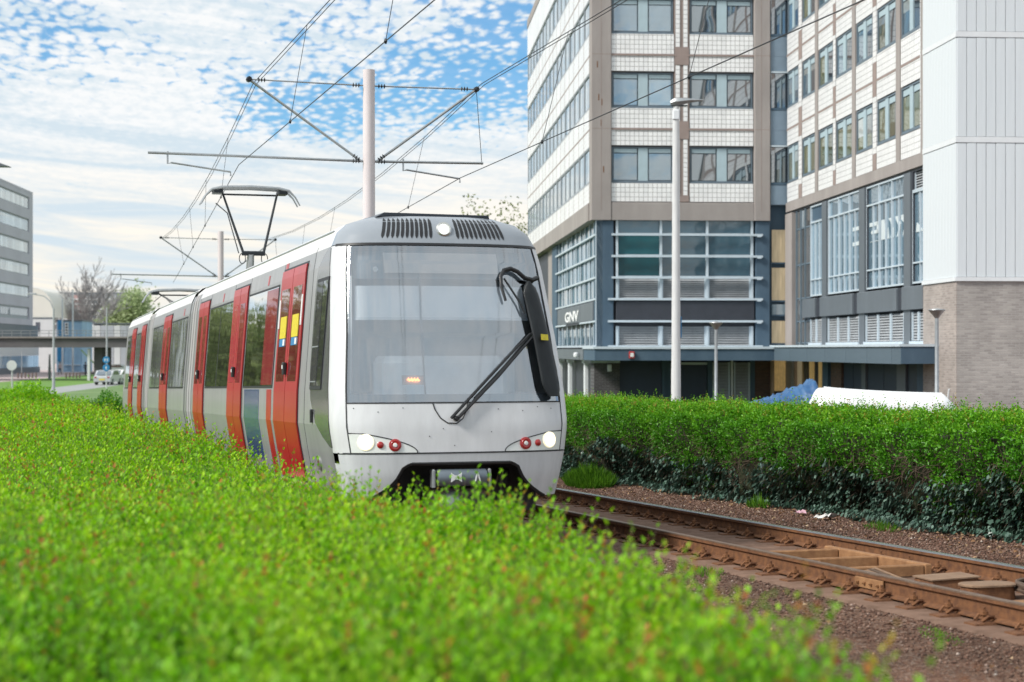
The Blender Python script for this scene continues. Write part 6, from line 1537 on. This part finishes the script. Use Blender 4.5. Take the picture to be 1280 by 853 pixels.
def disc_sign(name, label, x, Y, ys, r, m, mark=None, ptop=None):
    t = thing(name, label, 'traffic sign', gp(x, Y)); h = CAMZ+(437-(ptop or ys[0]))*Y/FPX-t.location.z
    MB().lathe([(.05, 0), (.045, h)], n=8).build('pole', M['lamp_pole'], t)
    for y in ys:
        z = CAMZ+(437-y)*Y/FPX-t.location.z
        s_ = MB().lathe([(r, 0), (r, .03), (r*.9, .035)], (0, -.06, z), (0, -1, 0), 18).build('sign_disc', M[m], t)
        if mark:
            for a in ((-1, 1) if y == ys[0] else (0,)):
                MB().prism([(a*r*.35+q*r*.5, z+w*r*.5) for q, w in ((-.16, -.9), (.16, -.9), (.16, .1), (.5, .1), (0, .9), (-.5, .1), (-.16, .1))], -.105, -.097).build('arrow', M['whitefilm'], s_)
    return t
disc_sign('traffic_sign', 'blue arrow sign pair on the post before the viaduct pier', 133, 150, (450, 460), .30, 'deep_blue', True, 445)
disc_sign('traffic_sign', 'grey back of a round sign on a thin post at the left edge', 15, 117, (457,), .34, 'lamp_pole', None, 451)
t = disc_sign('traffic_sign', 'thin sign post with an orange board below the viaduct', 27, 215, (), .3, 'steel', None, 440)
MB().bbox(.1, 1.1, -.05, .05, 4.0, 4.6, .04).build('orange_board', mat('orange_board', (.55, .22, .08), .6), t)
# roof corner of a lamp canopy that reaches into the frame at the left
fl = thing('floodlight_mast', 'dark floodlight head reaching in at the left edge', 'street lamp', gp(-46, 70))
zf = CAMZ+(437-204)*70/FPX-fl.location.z
MB().lathe([(.14, 0), (.09, zf)], n=10).build('pole', M['lamp_pole'], fl, True)
MB().add([(-.2, -.3, zf+.0), (1.84, -.25, zf-.13), (1.84, .25, zf-.13), (-.2, .3, zf), (-.2, -.3, zf-.14), (1.84, -.25, zf-.16), (1.84, .25, zf-.16), (-.2, .3, zf-.14), (.6, -.3, zf+.30), (.6, .3, zf+.30)],
         [(0, 8, 9, 3), (8, 1, 2, 9), (0, 4, 5, 1, 8), (3, 9, 2, 6, 7), (4, 7, 6, 5), (1, 5, 6, 2), (0, 3, 7, 4)]).build('lamp_head', M['slate'], fl)
# bollards
bm_ = MB().lathe([(.10, 0), (.10, .62), (.085, .66), (.02, .68)], n=10).mesh('bollard', mat('bollard_brown', (.16, .12, .11), .7), True)
for k, x in enumerate((22.5, 27, 31.5, 36, 40.5, 45, 82.5, 87, 91.5, 95.5, 99.5)):
    o = mk('bollard', bm_, None, gp(x, 205+(k % 3))); tag(o, 'short brown bollard, %s from the left in the row %s the curved street lamp' % (('first', 'second', 'third', 'fourth', 'fifth', 'sixth')[k % 6], 'left of' if k < 6 else 'right of'), 'bollard', 'bollards along the far pavement')
# parked cars
def car(label, x, Y, rz, m):
    t = thing('parked_car', label, 'car', gp(x, Y), rz, group='cars parked near the viaduct')
    prof = [(-2.0, .35), (-2.05, .75), (-1.6, .92), (-1.0, 1.38), (.5, 1.42), (1.25, .98), (1.95, .86), (2.05, .45), (1.95, .3), (-1.9, .3)]
    b = MB().prism(prof, -.82, .82); body = b.build('body', M[m], t)
    for s in (-1, 1):
        MB().prism([(-1.25, .98), (-.9, 1.30), (.45, 1.33), (.95, .98)], s*.825-.004, s*.825+.004).build('side_window', M['pane_dark'], t)
    MB().add([(-1.67, -.7, .96), (-1.67, .7, .96), (-1.09, .62, 1.345), (-1.09, -.62, 1.345)], [(0, 1, 2, 3)]).build('rear_window', M['pane_dark'], t)
    MB().add([(.60, -.68, 1.38), (.60, .68, 1.38), (1.24, .74, 1.0), (1.24, -.74, 1.0)], [(0, 1, 2, 3)]).build('windscreen', M['pane_dark'], t)
    for x_ in (-1.25, 1.25):
        for s in (-1, 1):
            w = MB().lathe([(.1, -.1), (.3, -.1), (.32, 0), (.3, .1), (.1, .1)], (x_, s*.75, .32), (0, 1, 0), 14).build('wheel', M['black'], t, True)
            MB().lathe([(.02, 0), (.19, 0), (.19, .03)], (x_, s*.84, .32), (0, s, 0), 12).build('rim', M['steel'], w)
    for s in (-1, 1): MB().box(-2.07, -2.0, s*.62-.1, s*.62+.1, .68, .82).build('tail_light', M['redlens'], t)
    MB().box(-2.08, -2.03, -.26, .26, .48, .6).build('number_plate', M['yellow'], t)
car('silver car seen from behind beside the viaduct pier', 135, 168, 1.52, 'car_paint')
car('white car half hidden by the tram tail', 151, 172, 1.3, 'car_white')
car('white car farther off under the viaduct', 147, 235, .1, 'car_white')
# two people far off on the pavement
def person(label, x, Y, shirt, trousers, rz, stride=.18):
    t = thing('person', label, 'person', gp(x, Y), rz); k = 1.0
    J = {'pel': (0, 0, .93), 'ch': (0, .02, 1.25), 'nk': (0, .02, 1.47), 'hd': (0, .0, 1.60), 'ht': (0, .0, 1.72), 'hl': (-.09, 0, .88), 'kl': (-.10, -stride*.6, .5), 'al': (-.10, -stride, .08), 'tl': (-.10, -stride-.16, .04),
         'hr': (.09, 0, .88), 'kr': (.10, stride*.3, .5), 'ar': (.10, stride*1.1, .10), 'tr': (.10, stride*1.1-.14, .04), 'sl': (-.19, .02, 1.40), 'el': (-.25, .06, 1.14), 'wl': (-.25, -.04, .92), 'fl': (-.25, -.06, .82),
         'sr': (.19, .02, 1.40), 'er': (.25, .0, 1.14), 'wr': (.25, -.14, .95), 'fr': (.25, -.17, .86)}
    Rd = {'pel': .14, 'ch': .15, 'nk': .055, 'hd': .095, 'ht': .075, 'hl': .09, 'kl': .062, 'al': .045, 'tl': .035, 'hr': .09, 'kr': .062, 'ar': .045, 'tr': .035, 'sl': .065, 'el': .048, 'wl': .035, 'fl': .032, 'sr': .065, 'er': .048, 'wr': .035, 'fr': .032}
    E = [('pel', 'ch'), ('ch', 'nk'), ('nk', 'hd'), ('hd', 'ht'), ('pel', 'hl'), ('hl', 'kl'), ('kl', 'al'), ('al', 'tl'), ('pel', 'hr'), ('hr', 'kr'), ('kr', 'ar'), ('ar', 'tr'), ('ch', 'sl'), ('sl', 'el'), ('el', 'wl'), ('wl', 'fl'), ('ch', 'sr'), ('sr', 'er'), ('er', 'wr'), ('wr', 'fr')]
    ks = list(J); me = bpy.data.meshes.new('body'); me.from_pydata([J[q] for q in ks], [(ks.index(a), ks.index(b)) for a, b in E], [])
    o = mk('body', me, t); o.modifiers.new('Skin', 'SKIN'); o.modifiers.new('Sub', 'SUBSURF').levels = 1
    for i, q in enumerate(ks): me.skin_vertices[0].data[i].radius = (Rd[q], Rd[q])
    me.skin_vertices[0].data[0].use_root = True
    bpy.context.view_layer.update(); m2 = bpy.data.meshes.new_from_object(o.evaluated_get(bpy.context.evaluated_depsgraph_get())); o.modifiers.clear(); o.data = m2; m2.name = 'body'
    skin = mat('skin', (.5, .33, .25), .6); m2.materials.clear(); m2.materials.append(skin); m2.materials.append(shirt); m2.materials.append(trousers)
    for p in m2.polygons:
        c = p.center; p.material_index = 0 if c.z > 1.47 or (abs(c.x) > .2 and c.z < .92) else (1 if c.z > .92 else 2)
    MB().lathe([(.02, .14), (.08, .12), (.105, .05), (.10, -.01)], (0, .015, 1.62), n=12, capend=False).build('hair', M['black'], t, True)
dk, mid = mat('dark_jacket', (.03, .035, .06), .8), mat('pale_jacket', (.45, .38, .38), .8)
person('person in dark jacket on the pavement in front of the grass slope', 107, 228, dk, mat('dark_trousers', (.04, .045, .07), .8), .6)
person('person in pale top and dark trousers in front of the blue building', 75, 232, mid, mat('black_trousers', (.025, .025, .03), .8), -.4)
